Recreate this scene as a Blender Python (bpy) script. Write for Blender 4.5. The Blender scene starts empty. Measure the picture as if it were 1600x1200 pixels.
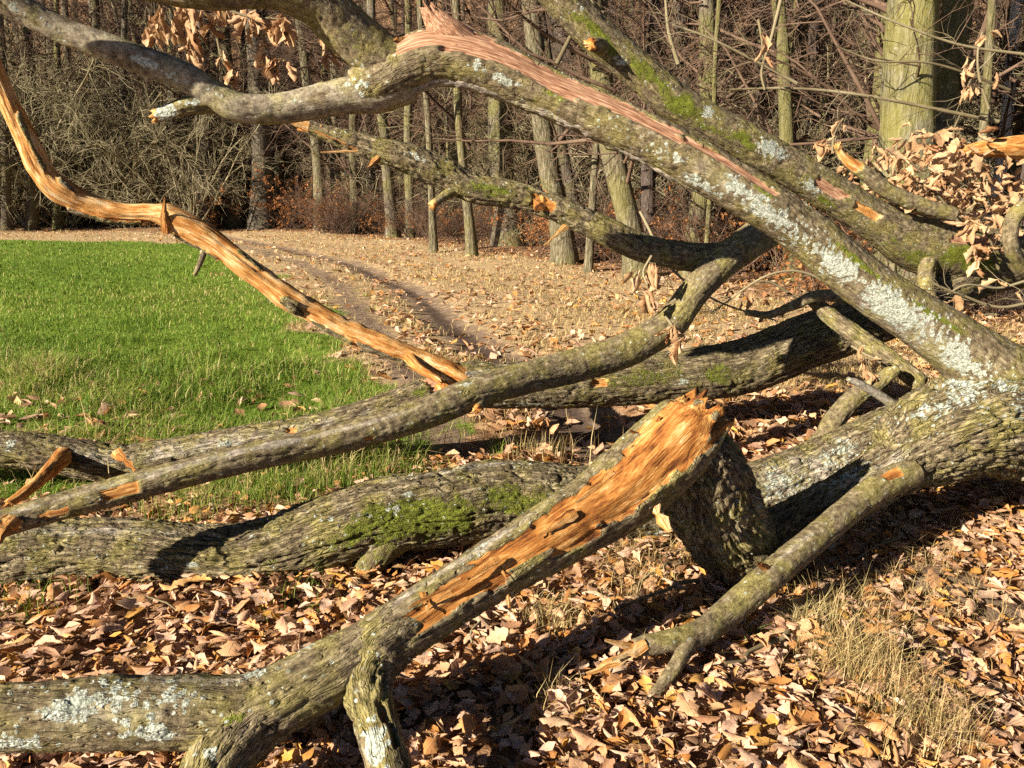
import bpy, math, random
import numpy as np
from mathutils import Vector

# ------------------------------------------------------------------ camera, sky, sun, exposure
SC = bpy.context.scene
COL = SC.collection
CAM_H = 1.6
PITCH = math.radians(14.2)
FPX = 1209.0                       # focal length in pixels of the 1600 px wide photograph

cam_data = bpy.data.cameras.new('camera')
cam_data.sensor_width = 36.0
cam_data.lens = FPX / 1600.0 * 36.0
cam_data.clip_start = 0.05
cam_data.clip_end = 600.0
cam = bpy.data.objects.new('camera', cam_data)
cam.location = (0, 0, CAM_H)
cam.rotation_euler = (math.radians(90) - PITCH, 0, 0)
COL.objects.link(cam)
SC.camera = cam

SUN_EL = math.radians(23.0)
SUN_AZ = math.radians(54.0)        # sun stands behind the camera, this far to its left
sun_to = Vector((-math.sin(SUN_AZ) * math.cos(SUN_EL), -math.cos(SUN_AZ) * math.cos(SUN_EL), math.sin(SUN_EL)))

world = bpy.data.worlds.new('World')
SC.world = world
world.use_nodes = True
wn = world.node_tree.nodes
wl = world.node_tree.links
wn.clear()
w_out = wn.new('ShaderNodeOutputWorld')
w_bg = wn.new('ShaderNodeBackground')
w_sky = wn.new('ShaderNodeTexSky')
w_sky.sky_type = 'NISHITA'
w_sky.sun_disc = False
w_sky.sun_elevation = SUN_EL
w_sky.sun_rotation = math.atan2(sun_to.x, sun_to.y)
w_sky.air_density = 0.22
w_sky.dust_density = 0.15
w_bg.inputs['Strength'].default_value = 0.05
wl.new(w_sky.outputs[0], w_bg.inputs[0])
wl.new(w_bg.outputs[0], w_out.inputs[0])

sun_data = bpy.data.lights.new('sun', 'SUN')
sun_data.energy = 5.0
sun_data.angle = math.radians(0.5)
sun_data.color = (1.0, 0.885, 0.72)
sun = bpy.data.objects.new('sun', sun_data)
sun.rotation_euler = sun_to.to_track_quat('Z', 'Y').to_euler()
COL.objects.link(sun)

SC.view_settings.view_transform = 'Standard'
SC.view_settings.look = 'None'
SC.view_settings.exposure = 1.5
SC.view_settings.gamma = 1.0
SC.view_settings.use_curve_mapping = False
SC.render.engine = 'CYCLES'
SC.cycles.max_bounces = 3
SC.cycles.diffuse_bounces = 1
SC.cycles.use_denoising = False
SC.cycles.adaptive_threshold = 0.02
SC.cycles.glossy_bounces = 2
SC.cycles.transmission_bounces = 3
SC.cycles.transparent_max_bounces = 6

rng = np.random.default_rng(11)
random.seed(5)
CP, SP = math.cos(PITCH), math.sin(PITCH)
CAMP = np.array([0.0, 0.0, CAM_H])


# ------------------------------------------------------------------ small helpers
def at(px, py, Y):
    """point of the place that the photograph shows at (px, py), Y metres ahead"""
    a, b = (px - 800.0) / FPX, (600.0 - py) / FPX
    d = np.array([a, CP + b * SP, -SP + b * CP])
    return CAMP + d * (Y / d[1])


def depth_of(p):
    return p[..., 1] * CP - (p[..., 2] - CAM_H) * SP


def ground_at(px, py):
    a, b = (px - 800.0) / FPX, (600.0 - py) / FPX
    d = np.array([a, CP + b * SP, -SP + b * CP])
    t = CAM_H / -d[2]
    return CAMP + d * t


def project(p):
    dz = depth_of(p)
    u = p[..., 1] * SP + (p[..., 2] - CAM_H) * CP
    return 800 + FPX * p[..., 0] / dz, 600 - FPX * u / dz


def noise3(p, seed=0):
    """vectorised value noise in -1..1"""
    p = np.asarray(p, dtype=np.float64)
    i = np.floor(p)
    f = p - i
    f = f * f * f * (f * (f * 6 - 15) + 10)
    i = i.astype(np.int64)

    def h(a, b, c):
        n = (a * 374761393 + b * 668265263 + c * 1440662683 + seed * 1274126177) & 0xFFFFFFFF
        n = ((n ^ (n >> 13)) * 1274126177) & 0xFFFFFFFF
        n = ((n ^ (n >> 16)) * 2246822519) & 0xFFFFFFFF
        return ((n ^ (n >> 15)) & 0xFFFFFF) / float(0x7FFFFF) - 1.0
    x, y, z = i[..., 0], i[..., 1], i[..., 2]
    fx, fy, fz = f[..., 0], f[..., 1], f[..., 2]
    c00 = h(x, y, z) * (1 - fx) + h(x + 1, y, z) * fx
    c10 = h(x, y + 1, z) * (1 - fx) + h(x + 1, y + 1, z) * fx
    c01 = h(x, y, z + 1) * (1 - fx) + h(x + 1, y, z + 1) * fx
    c11 = h(x, y + 1, z + 1) * (1 - fx) + h(x + 1, y + 1, z + 1) * fx
    return (c00 * (1 - fy) + c10 * fy) * (1 - fz) + (c01 * (1 - fy) + c11 * fy) * fz


def sstep(a, b, x):
    t = np.clip((x - a) / (b - a), 0, 1)
    return t * t * (3 - 2 * t)


def make_mesh(name, verts, faces, mat=None, smooth=True, attrs=None):
    """faces: (N,3) or (N,4) int array, or a list of such arrays"""
    me = bpy.data.meshes.new(name)
    verts = np.ascontiguousarray(verts, dtype=np.float32)
    if not isinstance(faces, list):
        faces = [faces]
    faces = [np.asarray(f, dtype=np.int32) for f in faces if len(f)]
    me.vertices.add(len(verts))
    me.vertices.foreach_set('co', verts.ravel())
    loops = np.concatenate([f.ravel() for f in faces])
    sizes = np.concatenate([np.full(len(f), f.shape[1], dtype=np.int32) for f in faces])
    starts = np.concatenate([[0], np.cumsum(sizes)[:-1]]).astype(np.int32)
    me.loops.add(len(loops))
    me.loops.foreach_set('vertex_index', loops)
    me.polygons.add(len(sizes))
    me.polygons.foreach_set('loop_start', starts)
    me.polygons.foreach_set('loop_total', sizes)
    me.polygons.foreach_set('use_smooth', np.full(len(sizes), smooth, dtype=bool))
    for k, v in (attrs or {}).items():
        v = np.ascontiguousarray(v, dtype=np.float32)
        if v.ndim == 1:
            me.attributes.new(k, 'FLOAT', 'POINT').data.foreach_set('value', v)
        elif v.shape[1] == 3:
            me.attributes.new(k, 'FLOAT_VECTOR', 'POINT').data.foreach_set('vector', v.ravel())
        else:
            me.attributes.new(k, 'FLOAT_COLOR', 'POINT').data.foreach_set('color', v.ravel())
    me.update(calc_edges=True)
    me.validate()
    if mat:
        me.materials.append(mat)
    return me


def obj(name, me, parent=None, loc=(0, 0, 0)):
    o = bpy.data.objects.new(name, me)
    COL.objects.link(o)
    o.location = loc
    if parent:
        o.parent = parent
    return o


def tag(o, label=None, cat=None, group=None, kind=None):
    if label:
        o['label'] = label
    if cat:
        o['category'] = cat
    if group:
        o['group'] = group
    if kind:
        o['kind'] = kind
    return o


def norm(v):
    return v / np.maximum(np.linalg.norm(v, axis=-1, keepdims=True), 1e-9)


def tubes(paths, radii, sides=3):
    """many tubes at once: paths (N,K,3), radii (N,K) -> verts, quads"""
    N, K, _ = paths.shape
    t = np.zeros_like(paths)
    t[:, 1:-1] = paths[:, 2:] - paths[:, :-2]
    t[:, 0] = paths[:, 1] - paths[:, 0]
    t[:, -1] = paths[:, -1] - paths[:, -2]
    t = norm(t)
    ref = np.where(np.abs(t[:, :1, 2:3]) < 0.8, np.array([0, 0, 1.0]), np.array([1.0, 0, 0]))
    a = norm(np.cross(t, np.broadcast_to(ref, t.shape)))
    b = np.cross(t, a)
    th = np.arange(sides) * 2 * math.pi / sides
    v = (paths[:, :, None] + radii[:, :, None, None] *
         (a[:, :, None] * np.cos(th)[:, None] + b[:, :, None] * np.sin(th)[:, None]))
    idx = np.arange(N * K * sides).reshape(N, K, sides)
    q = np.stack([idx[:, :-1], np.roll(idx[:, :-1], -1, 2), np.roll(idx[:, 1:], -1, 2), idx[:, 1:]], -1)
    return v.reshape(-1, 3), q.reshape(-1, 4)


def join(parts):
    vs, fs, n = [], [], 0
    for v, f in parts:
        vs.append(v)
        fs.append(np.asarray(f) + n)
        n += len(v)
    return np.concatenate(vs), fs


# ------------------------------------------------------------------ materials
class NT:
    def __init__(self, name):
        self.m = bpy.data.materials.new(name)
        self.m.use_nodes = True
        self.t = self.m.node_tree
        self.t.nodes.clear()
        self.out = self.n('ShaderNodeOutputMaterial')

    def n(self, kind, **kw):
        nd = self.t.nodes.new(kind)
        for k, v in kw.items():
            setattr(nd, k, v)
        return nd

    def set(self, sock, v):
        if hasattr(v, 'links') or isinstance(v, bpy.types.NodeSocket):
            self.t.links.new(v, sock)
        else:
            if isinstance(v, (tuple, list)) and len(v) == 3 and sock.type == 'RGBA':
                v = (*v, 1)
            sock.default_value = v
        return self

    def attr(self, name, out='Fac'):
        return self.n('ShaderNodeAttribute', attribute_name=name).outputs[out]

    def noise(self, vec, scale, detail=4, rough=0.55, dist=0.0, out='Fac'):
        nd = self.n('ShaderNodeTexNoise')
        self.set(nd.inputs['Vector'], vec)
        nd.inputs['Scale'].default_value = scale
        nd.inputs['Detail'].default_value = detail
        nd.inputs['Roughness'].default_value = rough
        nd.inputs['Distortion'].default_value = dist
        return nd.outputs[out]

    def voro(self, vec, scale, out='Distance', feature='F1', rnd=1.0):
        nd = self.n('ShaderNodeTexVoronoi', feature=feature)
        self.set(nd.inputs['Vector'], vec)
        nd.inputs['Scale'].default_value = scale
        nd.inputs['Randomness'].default_value = rnd
        return nd.outputs[out]

    def vmul(self, vec, s):
        nd = self.n('ShaderNodeVectorMath', operation='MULTIPLY')
        self.set(nd.inputs[0], vec)
        nd.inputs[1].default_value = s
        return nd.outputs[0]

    def math(self, op, a, b=0.0, clamp=False):
        nd = self.n('ShaderNodeMath', operation=op, use_clamp=clamp)
        self.set(nd.inputs[0], a)
        self.set(nd.inputs[1], b)
        return nd.outputs[0]

    def ramp(self, fac, stops, interp='LINEAR'):
        nd = self.n('ShaderNodeValToRGB')
        self.set(nd.inputs[0], fac)
        cr = nd.color_ramp
        cr.interpolation = interp
        while len(cr.elements) < len(stops):
            cr.elements.new(0.5)
        for e, (p, c) in zip(cr.elements, stops):
            e.position = p
            e.color = (*c, 1) if len(c) == 3 else c
        return nd.outputs[0]

    def step(self, x, a, b):
        nd = self.n('ShaderNodeMapRange', interpolation_type='SMOOTHSTEP')
        self.set(nd.inputs[0], x)
        nd.inputs[1].default_value = a
        nd.inputs[2].default_value = b
        return nd.outputs[0]

    def mix(self, fac, a, b, blend='MIX'):
        nd = self.n('ShaderNodeMix', data_type='RGBA', blend_type=blend)
        self.set(nd.inputs[0], fac)
        self.set(nd.inputs[6], a)
        self.set(nd.inputs[7], b)
        return nd.outputs[2]

    def bump(self, h, strength=0.5, dist=0.01, normal=None):
        nd = self.n('ShaderNodeBump')
        nd.inputs['Strength'].default_value = strength
        nd.inputs['Distance'].default_value = dist
        self.set(nd.inputs['Height'], h)
        if normal:
            self.set(nd.inputs['Normal'], normal)
        return nd.outputs[0]

    def principled(self, color, rough=0.85, normal=None, spec=0.25):
        nd = self.n('ShaderNodeBsdfPrincipled')
        self.set(nd.inputs['Base Color'], color)
        self.set(nd.inputs['Roughness'], rough)
        nd.inputs['Specular IOR Level'].default_value = spec
        if normal:
            self.set(nd.inputs['Normal'], normal)
        return nd.outputs[0]

    def done(self, shader):
        self.t.links.new(shader, self.out.inputs[0])
        return self.m

    def thin(self, color, normal=None, trans=0.25, rough=0.7, spec=0.2):
        p = self.principled(color, rough, normal, spec)
        tr = self.n('ShaderNodeBsdfTranslucent')
        self.set(tr.inputs['Color'], color)
        mx = self.n('ShaderNodeMixShader')
        mx.inputs[0].default_value = trans
        self.t.links.new(p, mx.inputs[1])
        self.t.links.new(tr.outputs[0], mx.inputs[2])
        return mx.outputs[0]


def limb_material():
    """bark with algae, moss, lichen and bare wood; where each grows is stored on the limb (mask r g b a)"""
    k = NT('limb_bark')
    lc = k.attr('lc', 'Vector')
    mk = k.n('ShaderNodeAttribute', attribute_name='mask')
    sep = k.n('ShaderNodeSeparateColor')
    k.t.links.new(mk.outputs['Color'], sep.inputs[0])
    m_l, m_m, m_w = sep.outputs[0], sep.outputs[1], sep.outputs[2]
    m_g = mk.outputs['Alpha']
    n_big = k.noise(lc, 9, 3)
    n_mid = k.noise(lc, 38, 3, 0.65)
    n_fin = k.noise(lc, 170, 2, 0.65)
    fib = k.noise(k.vmul(lc, (1, 1, 0.07)), 190, 3, 0.65)
    # bark
    plate = k.noise(k.vmul(lc, (1, 1, 0.15)), 70, 3, 0.7, 0.35)
    tone = k.math('ADD', k.math('MULTIPLY', n_mid, 0.28), k.math('MULTIPLY', plate, 0.72))
    tmix = k.n('ShaderNodeMix', data_type='FLOAT')
    k.t.links.new(k.attr('relief'), tmix.inputs[0])
    k.t.links.new(k.math('ADD', k.math('MULTIPLY', n_mid, 0.6), k.math('MULTIPLY', n_fin, 0.4)), tmix.inputs[2])
    k.t.links.new(tone, tmix.inputs[3])
    tone = tmix.outputs[0]
    crack = k.step(k.math('ABSOLUTE', k.math('SUBTRACT', k.noise(k.vmul(lc, (1, 1, 0.17)), 52, 2, 0.6, 0.9), 0.5)), 0.0, 0.06)
    bark = k.ramp(tone, [(0.36, (0.036, 0.027, 0.018)), (0.46, (0.112, 0.086, 0.048)), (0.55, (0.205, 0.165, 0.095)), (0.66, (0.38, 0.325, 0.215))])
    grey = k.ramp(tone, [(0.35, (0.10, 0.084, 0.066)), (0.49, (0.27, 0.235, 0.185)), (0.63, (0.50, 0.445, 0.36))])
    bark = k.mix(k.step(k.math('ADD', m_g, k.math('MULTIPLY', k.math('SUBTRACT', n_big, 0.5), 1.2)), 0.35, 0.75), bark, grey)
    algae = k.ramp(k.math('ADD', k.math('MULTIPLY', n_fin, 0.4), k.math('MULTIPLY', tone, 0.6)), [(0.35, (0.055, 0.047, 0.011)), (0.49, (0.180, 0.158, 0.040)), (0.63, (0.36, 0.315, 0.105))])
    bark = k.mix(k.math('MULTIPLY', k.step(n_big, 0.42, 0.64), 0.66), bark, algae)
    # moss
    moss = k.ramp(n_fin, [(0.3, (0.055, 0.075, 0.008)), (0.7, (0.20, 0.22, 0.026))])
    mo = k.math('ADD', m_m, k.math('ADD', k.math('MULTIPLY', k.math('SUBTRACT', n_mid, 0.5), 0.9), k.math('MULTIPLY', k.math('SUBTRACT', n_fin, 0.5), 0.5)))
    f_moss = k.step(mo, 0.42, 0.62)
    col = k.mix(f_moss, bark, moss)
    # lichen: leafy rosettes with ragged rims plus loose dots
    warp = k.n('ShaderNodeVectorMath', operation='ADD')
    k.t.links.new(lc, warp.inputs[0])
    k.t.links.new(k.vmul(k.noise(lc, 90, 3, 0.6, out='Color'), (0.010, 0.010, 0.010)), warp.inputs[1])
    cell = k.voro(warp.outputs[0], 120)
    cell2 = k.voro(warp.outputs[0], 46)
    li = k.math('ADD', m_l, k.math('ADD', k.math('MULTIPLY', k.math('SUBTRACT', n_mid, 0.5), 1.5), k.math('MULTIPLY', k.math('SUBTRACT', 0.42, cell2), 0.9)))
    f_li = k.step(li, 0.42, 0.52)
    dots = k.math('MULTIPLY', k.step(cell2, 0.30, 0.20), k.step(k.voro(warp.outputs[0], 46, 'Color'), 0.60, 0.66))
    dots = k.math('MULTIPLY', dots, k.step(k.math('ADD', n_big, k.math('MULTIPLY', m_l, 0.5)), 0.40, 0.55))
    f_li = k.math('MAXIMUM', f_li, dots)
    lich = k.ramp(k.math('ADD', k.math('MULTIPLY', cell, 0.7), k.math('MULTIPLY', n_fin, 0.5)),
                  [(0.25, (0.56, 0.585, 0.52)), (0.5, (0.43, 0.46, 0.395)), (0.75, (0.23, 0.25, 0.19))])
    col = k.mix(f_li, col, lich)
    # bare wood
    wsum = k.math('ADD', k.math('MULTIPLY', fib, 0.42), k.math('ADD', k.math('MULTIPLY', k.noise(k.vmul(lc, (1, 1, 0.3)), 19, 5, 0.72), 0.55), k.math('MULTIPLY', k.voro(k.vmul(lc, (1, 1, 0.16)), 60, 'Color'), 0.14)))
    wsum = k.math('ADD', wsum, k.attr('pale'))
    wood = k.ramp(wsum,
                  [(0.40, (0.080, 0.027, 0.008)), (0.475, (0.27, 0.098, 0.021)), (0.55, (0.40, 0.175, 0.042)), (0.62, (0.53, 0.29, 0.095)), (0.71, (0.70, 0.52, 0.29))])
    wo = k.math('ADD', m_w, k.math('MULTIPLY', k.math('SUBTRACT', k.noise(k.vmul(lc, (1, 1, 0.3)), 60, 3), 0.5), 0.5))
    f_wo = k.step(wo, 0.47, 0.53)
    red = k.ramp(fib, [(0.32, (0.11, 0.046, 0.024)), (0.5, (0.33, 0.170, 0.095)), (0.68, (0.56, 0.38, 0.25))])
    wood = k.mix(k.step(k.attr('aged'), 0.3, 0.7), wood, red)
    col = k.mix(f_wo, col, wood)
    hgt = k.math('ADD', k.math('MULTIPLY', crack, 1.0), k.math('ADD', k.math('MULTIPLY', plate, 1.1), k.math('MULTIPLY', n_fin, 0.35)))
    hgt = k.math('ADD', hgt, k.math('MULTIPLY', k.math('MULTIPLY', f_li, k.math('SUBTRACT', 1.0, cell)), 0.45))
    hgt = k.math('ADD', hgt, k.math('MULTIPLY', k.math('MULTIPLY', f_moss, n_fin), 0.8))
    hw = k.math('MULTIPLY', fib, 0.9)
    mixh = k.n('ShaderNodeMix', data_type='FLOAT')
    k.t.links.new(f_wo, mixh.inputs[0])
    k.t.links.new(hgt, mixh.inputs[2])
    k.t.links.new(hw, mixh.inputs[3])
    bn = k.n('ShaderNodeBump')
    bn.inputs['Distance'].default_value = 0.010
    k.t.links.new(mixh.outputs[0], bn.inputs['Height'])
    k.t.links.new(k.attr('relief'), bn.inputs['Strength'])
    return k.done(k.principled(col, 0.86, bn.outputs[0], 0.2))


def trunk_material(name, lo, mid, hi, green=0.5, gcol=(0.17, 0.165, 0.035)):
    k = NT(name)
    tc = k.n('ShaderNodeTexCoord').outputs['Object']
    oi = k.n('ShaderNodeObjectInfo').outputs['Random']
    v = k.vmul(tc, (1, 1, 0.2))
    r1 = k.noise(v, 26, 5, 0.65)
    big = k.noise(tc, 1.3, 3)
    base = k.ramp(r1, [(0.3, lo), (0.5, mid), (0.7, hi)])
    gm = k.step(k.math('ADD', big, k.math('MULTIPLY', k.math('SUBTRACT', oi, 0.5), 0.35)), 0.40, 0.66)
    base = k.mix(k.math('MULTIPLY', gm, green), base, gcol)
    li = k.step(k.noise(tc, 7, 5, 0.7), 0.62, 0.68)
    base = k.mix(k.math('MULTIPLY', li, 0.45), base, (0.42, 0.43, 0.37))
    return k.done(k.principled(base, 0.9, k.bump(r1, 1.0, 0.06), 0.15))


def twig_material(name, a, b, c):
    k = NT(name)
    tc = k.n('ShaderNodeTexCoord').outputs['Object']
    oi = k.n('ShaderNodeObjectInfo').outputs['Random']
    f = k.math('ADD', k.math('MULTIPLY', k.noise(tc, 2.2, 3), 0.8), k.math('MULTIPLY', oi, 0.25))
    return k.done(k.principled(k.ramp(f, [(0.3, a), (0.5, b), (0.72, c)]), 0.9, None, 0.15))


def leaf_material(name, stops, trans=0.22):
    k = NT(name)
    oi = k.n('ShaderNodeObjectInfo').outputs['Random']
    r = k.math('FRACT', k.math('ADD', k.attr('rnd'), k.math('MULTIPLY', oi, 7.31)))
    luv = k.attr('luv', 'Vector')
    sp = k.n('ShaderNodeSeparateXYZ')
    k.t.links.new(luv, sp.inputs[0])
    geo = k.n('ShaderNodeNewGeometry').outputs['Position']
    blot = k.noise(geo, 55, 4, 0.65)
    col = k.ramp(r, stops)
    col = k.mix(k.math('MULTIPLY', k.step(blot, 0.5, 0.72), 0.5), col, (0.17, 0.075, 0.026))
    au = k.math('ABSOLUTE', sp.outputs[1])
    rib = k.step(au, 0.07, 0.02)
    vein_s = k.math('SINE', k.math('MULTIPLY', k.math('SUBTRACT', sp.outputs[0], k.math('MULTIPLY', au, 0.16)), 44.0))
    vein = k.step(vein_s, 0.80, 0.97)
    vv = k.math('MAXIMUM', rib, k.math('MULTIPLY', vein, 0.5))
    col = k.mix(k.math('MULTIPLY', vv, 0.35), col, (0.60, 0.42, 0.24))
    h = k.math('ADD', k.math('MULTIPLY', vv, -1.0), k.math('MULTIPLY', blot, 0.8))
    return k.done(k.thin(col, k.bump(h, 0.5, 0.004), trans, 0.62, 0.3))


def blade_material(name, stops, trans=0.35):
    k = NT(name)
    r = k.attr('rnd')
    return k.done(k.thin(k.ramp(r, stops), None, trans, 0.6, 0.25))


def ground_material():
    k = NT('ground_soil')
    geo = k.n('ShaderNodeNewGeometry').outputs['Position']
    zn = k.n('ShaderNodeAttribute', attribute_name='zone')
    sep = k.n('ShaderNodeSeparateColor')
    k.t.links.new(zn.outputs['Color'], sep.inputs[0])
    nz = k.noise(geo, 6, 6, 0.7)
    jit = k.math('MULTIPLY', k.math('SUBTRACT', nz, 0.5), 0.9)
    leafc = k.voro(geo, 11, 'Color')
    litter = k.ramp(k.math('ADD', k.math('MULTIPLY', leafc, 0.6), k.math('MULTIPLY', k.noise(geo, 24, 5, 0.7), 0.5)),
                    [(0.25, (0.07, 0.037, 0.019)), (0.48, (0.23, 0.125, 0.062)), (0.75, (0.42, 0.26, 0.145))])
    field = k.ramp(k.noise(geo, 3.5, 6, 0.7), [(0.3, (0.075, 0.115, 0.015)), (0.55, (0.14, 0.215, 0.026)), (0.75, (0.21, 0.25, 0.05))])
    dirt = k.ramp(k.noise(geo, 9, 6, 0.7), [(0.3, (0.13, 0.088, 0.058)), (0.55, (0.24, 0.172, 0.118)), (0.75, (0.36, 0.27, 0.19))])
    straw = k.ramp(k.noise(geo, 14, 6, 0.75), [(0.3, (0.20, 0.13, 0.070)), (0.5, (0.42, 0.30, 0.165)), (0.72, (0.60, 0.47, 0.28))])
    col = litter
    col = k.mix(k.step(k.math('ADD', zn.outputs['Alpha'], jit), 0.4, 0.6), col, straw)
    col = k.mix(k.step(k.math('ADD', sep.outputs[0], jit), 0.42, 0.6), col, field)
    col = k.mix(k.step(k.math('ADD', sep.outputs[1], k.math('MULTIPLY', jit, 1.1)), 0.42, 0.62), col, dirt)
    col = k.mix(k.step(k.math('ADD', sep.outputs[1], k.math('MULTIPLY', jit, 0.4)), 0.66, 0.88), col, (0.085, 0.058, 0.044))
    h = k.math('ADD', nz, k.math('MULTIPLY', k.noise(geo, 60, 4, 0.7), 0.5))
    return k.done(k.principled(col, 0.95, k.bump(h, 0.9, 0.03), 0.1))


M_LIMB = limb_material()
M_TRUNK = trunk_material('wood_edge_bark', (0.05, 0.040, 0.030), (0.13, 0.11, 0.078), (0.25, 0.215, 0.16), 0.55)
M_TRUNK_GREEN = trunk_material('green_tinged_bark', (0.035, 0.029, 0.017), (0.13, 0.112, 0.066), (0.29, 0.255, 0.175), 0.42, (0.19, 0.175, 0.04))
M_TRUNK_DARK = trunk_material('deep_wood_bark', (0.035, 0.026, 0.022), (0.085, 0.066, 0.055), (0.17, 0.135, 0.11), 0.3)
M_OAK = trunk_material('algae_oak_bark', (0.035, 0.030, 0.018), (0.15, 0.135, 0.085), (0.30, 0.275, 0.20), 0.5, (0.235, 0.222, 0.035))
M_BIRCH = trunk_material('birch_bark', (0.08, 0.07, 0.065), (0.55, 0.52, 0.48), (0.72, 0.69, 0.65), 0.1)
M_TWIG = twig_material('twig_bark', (0.075, 0.058, 0.032), (0.165, 0.135, 0.075), (0.30, 0.26, 0.16))
M_TWIG_RED = twig_material('red_brown_twig_bark', (0.042, 0.026, 0.018), (0.088, 0.055, 0.038), (0.16, 0.106, 0.072))
LEAF_STOPS = [(0.0, (0.56, 0.33, 0.18)), (0.2, (0.70, 0.46, 0.34)), (0.36, (0.62, 0.33, 0.15)), (0.48, (0.52, 0.22, 0.05)),
              (0.60, (0.64, 0.41, 0.24)), (0.72, (0.26, 0.11, 0.04)), (0.84, (0.70, 0.52, 0.38)), (0.94, (0.62, 0.33, 0.06)), (1.0, (0.38, 0.16, 0.045))]
M_LEAF = leaf_material('dry_oak_leaf', LEAF_STOPS)
M_LEAF_HANG = leaf_material('hanging_oak_leaf', [(0.0, (0.46, 0.27, 0.13)), (0.35, (0.60, 0.40, 0.22)), (0.65, (0.38, 0.19, 0.085)), (1.0, (0.64, 0.45, 0.27))], 0.3)
M_LEAF_RUST = leaf_material('rusty_beech_leaf', [(0.0, (0.36, 0.13, 0.035)), (0.5, (0.48, 0.22, 0.07)), (1.0, (0.28, 0.10, 0.035))], 0.35)
M_GRASS = blade_material('green_grass', [(0.0, (0.065, 0.135, 0.014)), (0.40, (0.145, 0.245, 0.024)), (0.74, (0.27, 0.345, 0.05)), (0.90, (0.42, 0.38, 0.12)), (1.0, (0.58, 0.46, 0.22))])
M_STRAW = blade_material('straw_grass', [(0.0, (0.34, 0.23, 0.09)), (0.5, (0.52, 0.39, 0.17)), (0.85, (0.62, 0.50, 0.26)), (1.0, (0.30, 0.28, 0.07))])
M_GROUND = ground_material()


# ------------------------------------------------------------------ the ground
def polyline_dist(x, y, pts):
    d = np.full(x.shape, 1e9)
    for (ax, ay), (bx, by) in zip(pts[:-1], pts[1:]):
        vx, vy = bx - ax, by - ay
        t = np.clip(((x - ax) * vx + (y - ay) * vy) / (vx * vx + vy * vy), 0, 1)
        d = np.minimum(d, np.hypot(x - ax - t * vx, y - ay - t * vy))
    return d


def inside(x, y, poly):
    r = np.zeros(x.shape, dtype=bool)
    n = len(poly)
    for i in range(n):
        x1, y1 = poly[i]
        x2, y2 = poly[(i + 1) % n]
        c = ((y1 > y) != (y2 > y)) & (x < (x2 - x1) * (y - y1) / (y2 - y1 + 1e-12) + x1)
        r ^= c
    return r


FIELD = [(-60, 26.5)] + [tuple(ground_at(*p)[:2]) for p in ((0, 374), (200, 376), (330, 386), (420, 425), (505, 488), (600, 545), (690, 605), (740, 660), (740, 715), (640, 745), (480, 765), (330, 790), (0, 800))] + [(-4, 3.5), (-60, 3.4)]
FEDGE = FIELD + [FIELD[0]]
PATH = [tuple(ground_at(*p)[:2]) for p in ((960, 700), (920, 660), (850, 600), (765, 545), (700, 500), (640, 450), (570, 418), (480, 394), (400, 380))] + [(-14, 34)]
PATH_B = [(x - 1.0 - 0.012 * y, y + 0.1) for x, y in PATH]
BARE = [tuple(ground_at(*p)[:2]) for p in ((1470, 905), (1530, 925), (1640, 940))]


def edge_y(x):
    """distance of the wood's edge from the camera line"""
    return np.interp(x, [-60, -12, -8, -3.0, 0.5, 3.2, 6, 12, 30], [31, 30, 29.5, 24, 18.0, 13, 8.5, 8, 9])


def height(x, y):
    p = np.stack([x, y, np.zeros_like(x)], -1)
    z = 0.05 * noise3(p * 0.45, 3) + 0.025 * noise3(p * 1.7, 4) + 0.008 * noise3(p * 7, 5)
    z = z * sstep(0.5, 4, y + 2)
    d = polyline_dist(x, y, PATH)
    z = z - 0.07 * np.exp(-(d / 0.32) ** 2)
    # earth hump along the rut
    far = sstep(34, 120, y) * 34 + sstep(8, 26, y - edge_y(x)) * 0.5
    return z + far


def zones(x, y):
    dn = polyline_dist(x, y, FEDGE)
    ins = inside(x, y, FIELD)
    nn = noise3(np.stack([x * 0.9, y * 0.9, x * 0], -1), 51) + 0.6 * noise3(np.stack([x * 2.7, y * 2.7, x * 0], -1), 52)
    field = np.clip(0.5 + (np.where(ins, dn, -dn) + 0.8 * nn * sstep(2.8, 4.5, y) * (1 - sstep(18, 24, y))) * 0.9, 0, 1)
    d = np.minimum(polyline_dist(x, y, PATH), polyline_dist(x, y, PATH_B) + 0.10)
    w1 = 0.20 + 0.16 * np.exp(-((y - 7.5) / 2.5) ** 2)
    path = np.maximum(0.9 * np.exp(-(d / w1) ** 2), 0.66 * np.exp(-(d / 0.58) ** 2))
    path = np.maximum(path, 0.8 * np.exp(-(polyline_dist(x, y, BARE) / 0.22) ** 2))
    ey = edge_y(x)
    straw = sstep(5.2, 7.0, y) * (1 - sstep(-1.5, 1.5, y - ey))
    return field, path, straw


def build_ground():
    ys = np.concatenate([np.arange(-6, 1, 0.25), np.arange(1, 8, 0.05), np.arange(8, 36, 0.25), np.arange(36, 132, 2.0), [132, 200, 420]])
    xs = np.concatenate([[-420, -150, -90], np.arange(-60, -12, 1.5), np.arange(-12, -4, 0.25), np.arange(-4, 4, 0.06), np.arange(4, 12, 0.25), np.arange(12, 61, 1.5), [90, 150, 420]])
    X, Y = np.meshgrid(xs, ys)
    x, y = X.ravel(), Y.ravel()
    z = height(x, y)
    f, p, s = zones(x, y)
    idx = np.arange(len(x)).reshape(len(ys), len(xs))
    q = np.stack([idx[:-1, :-1], idx[:-1, 1:], idx[1:, 1:], idx[1:, :-1]], -1).reshape(-1, 4)
    me = make_mesh('ground', np.stack([x, y, z], -1), q, M_GROUND, True, {'zone': np.stack([f, p, np.zeros_like(f), s], -1)})
    return tag(obj('ground', me), kind='structure')


GROUND = build_ground()


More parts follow.
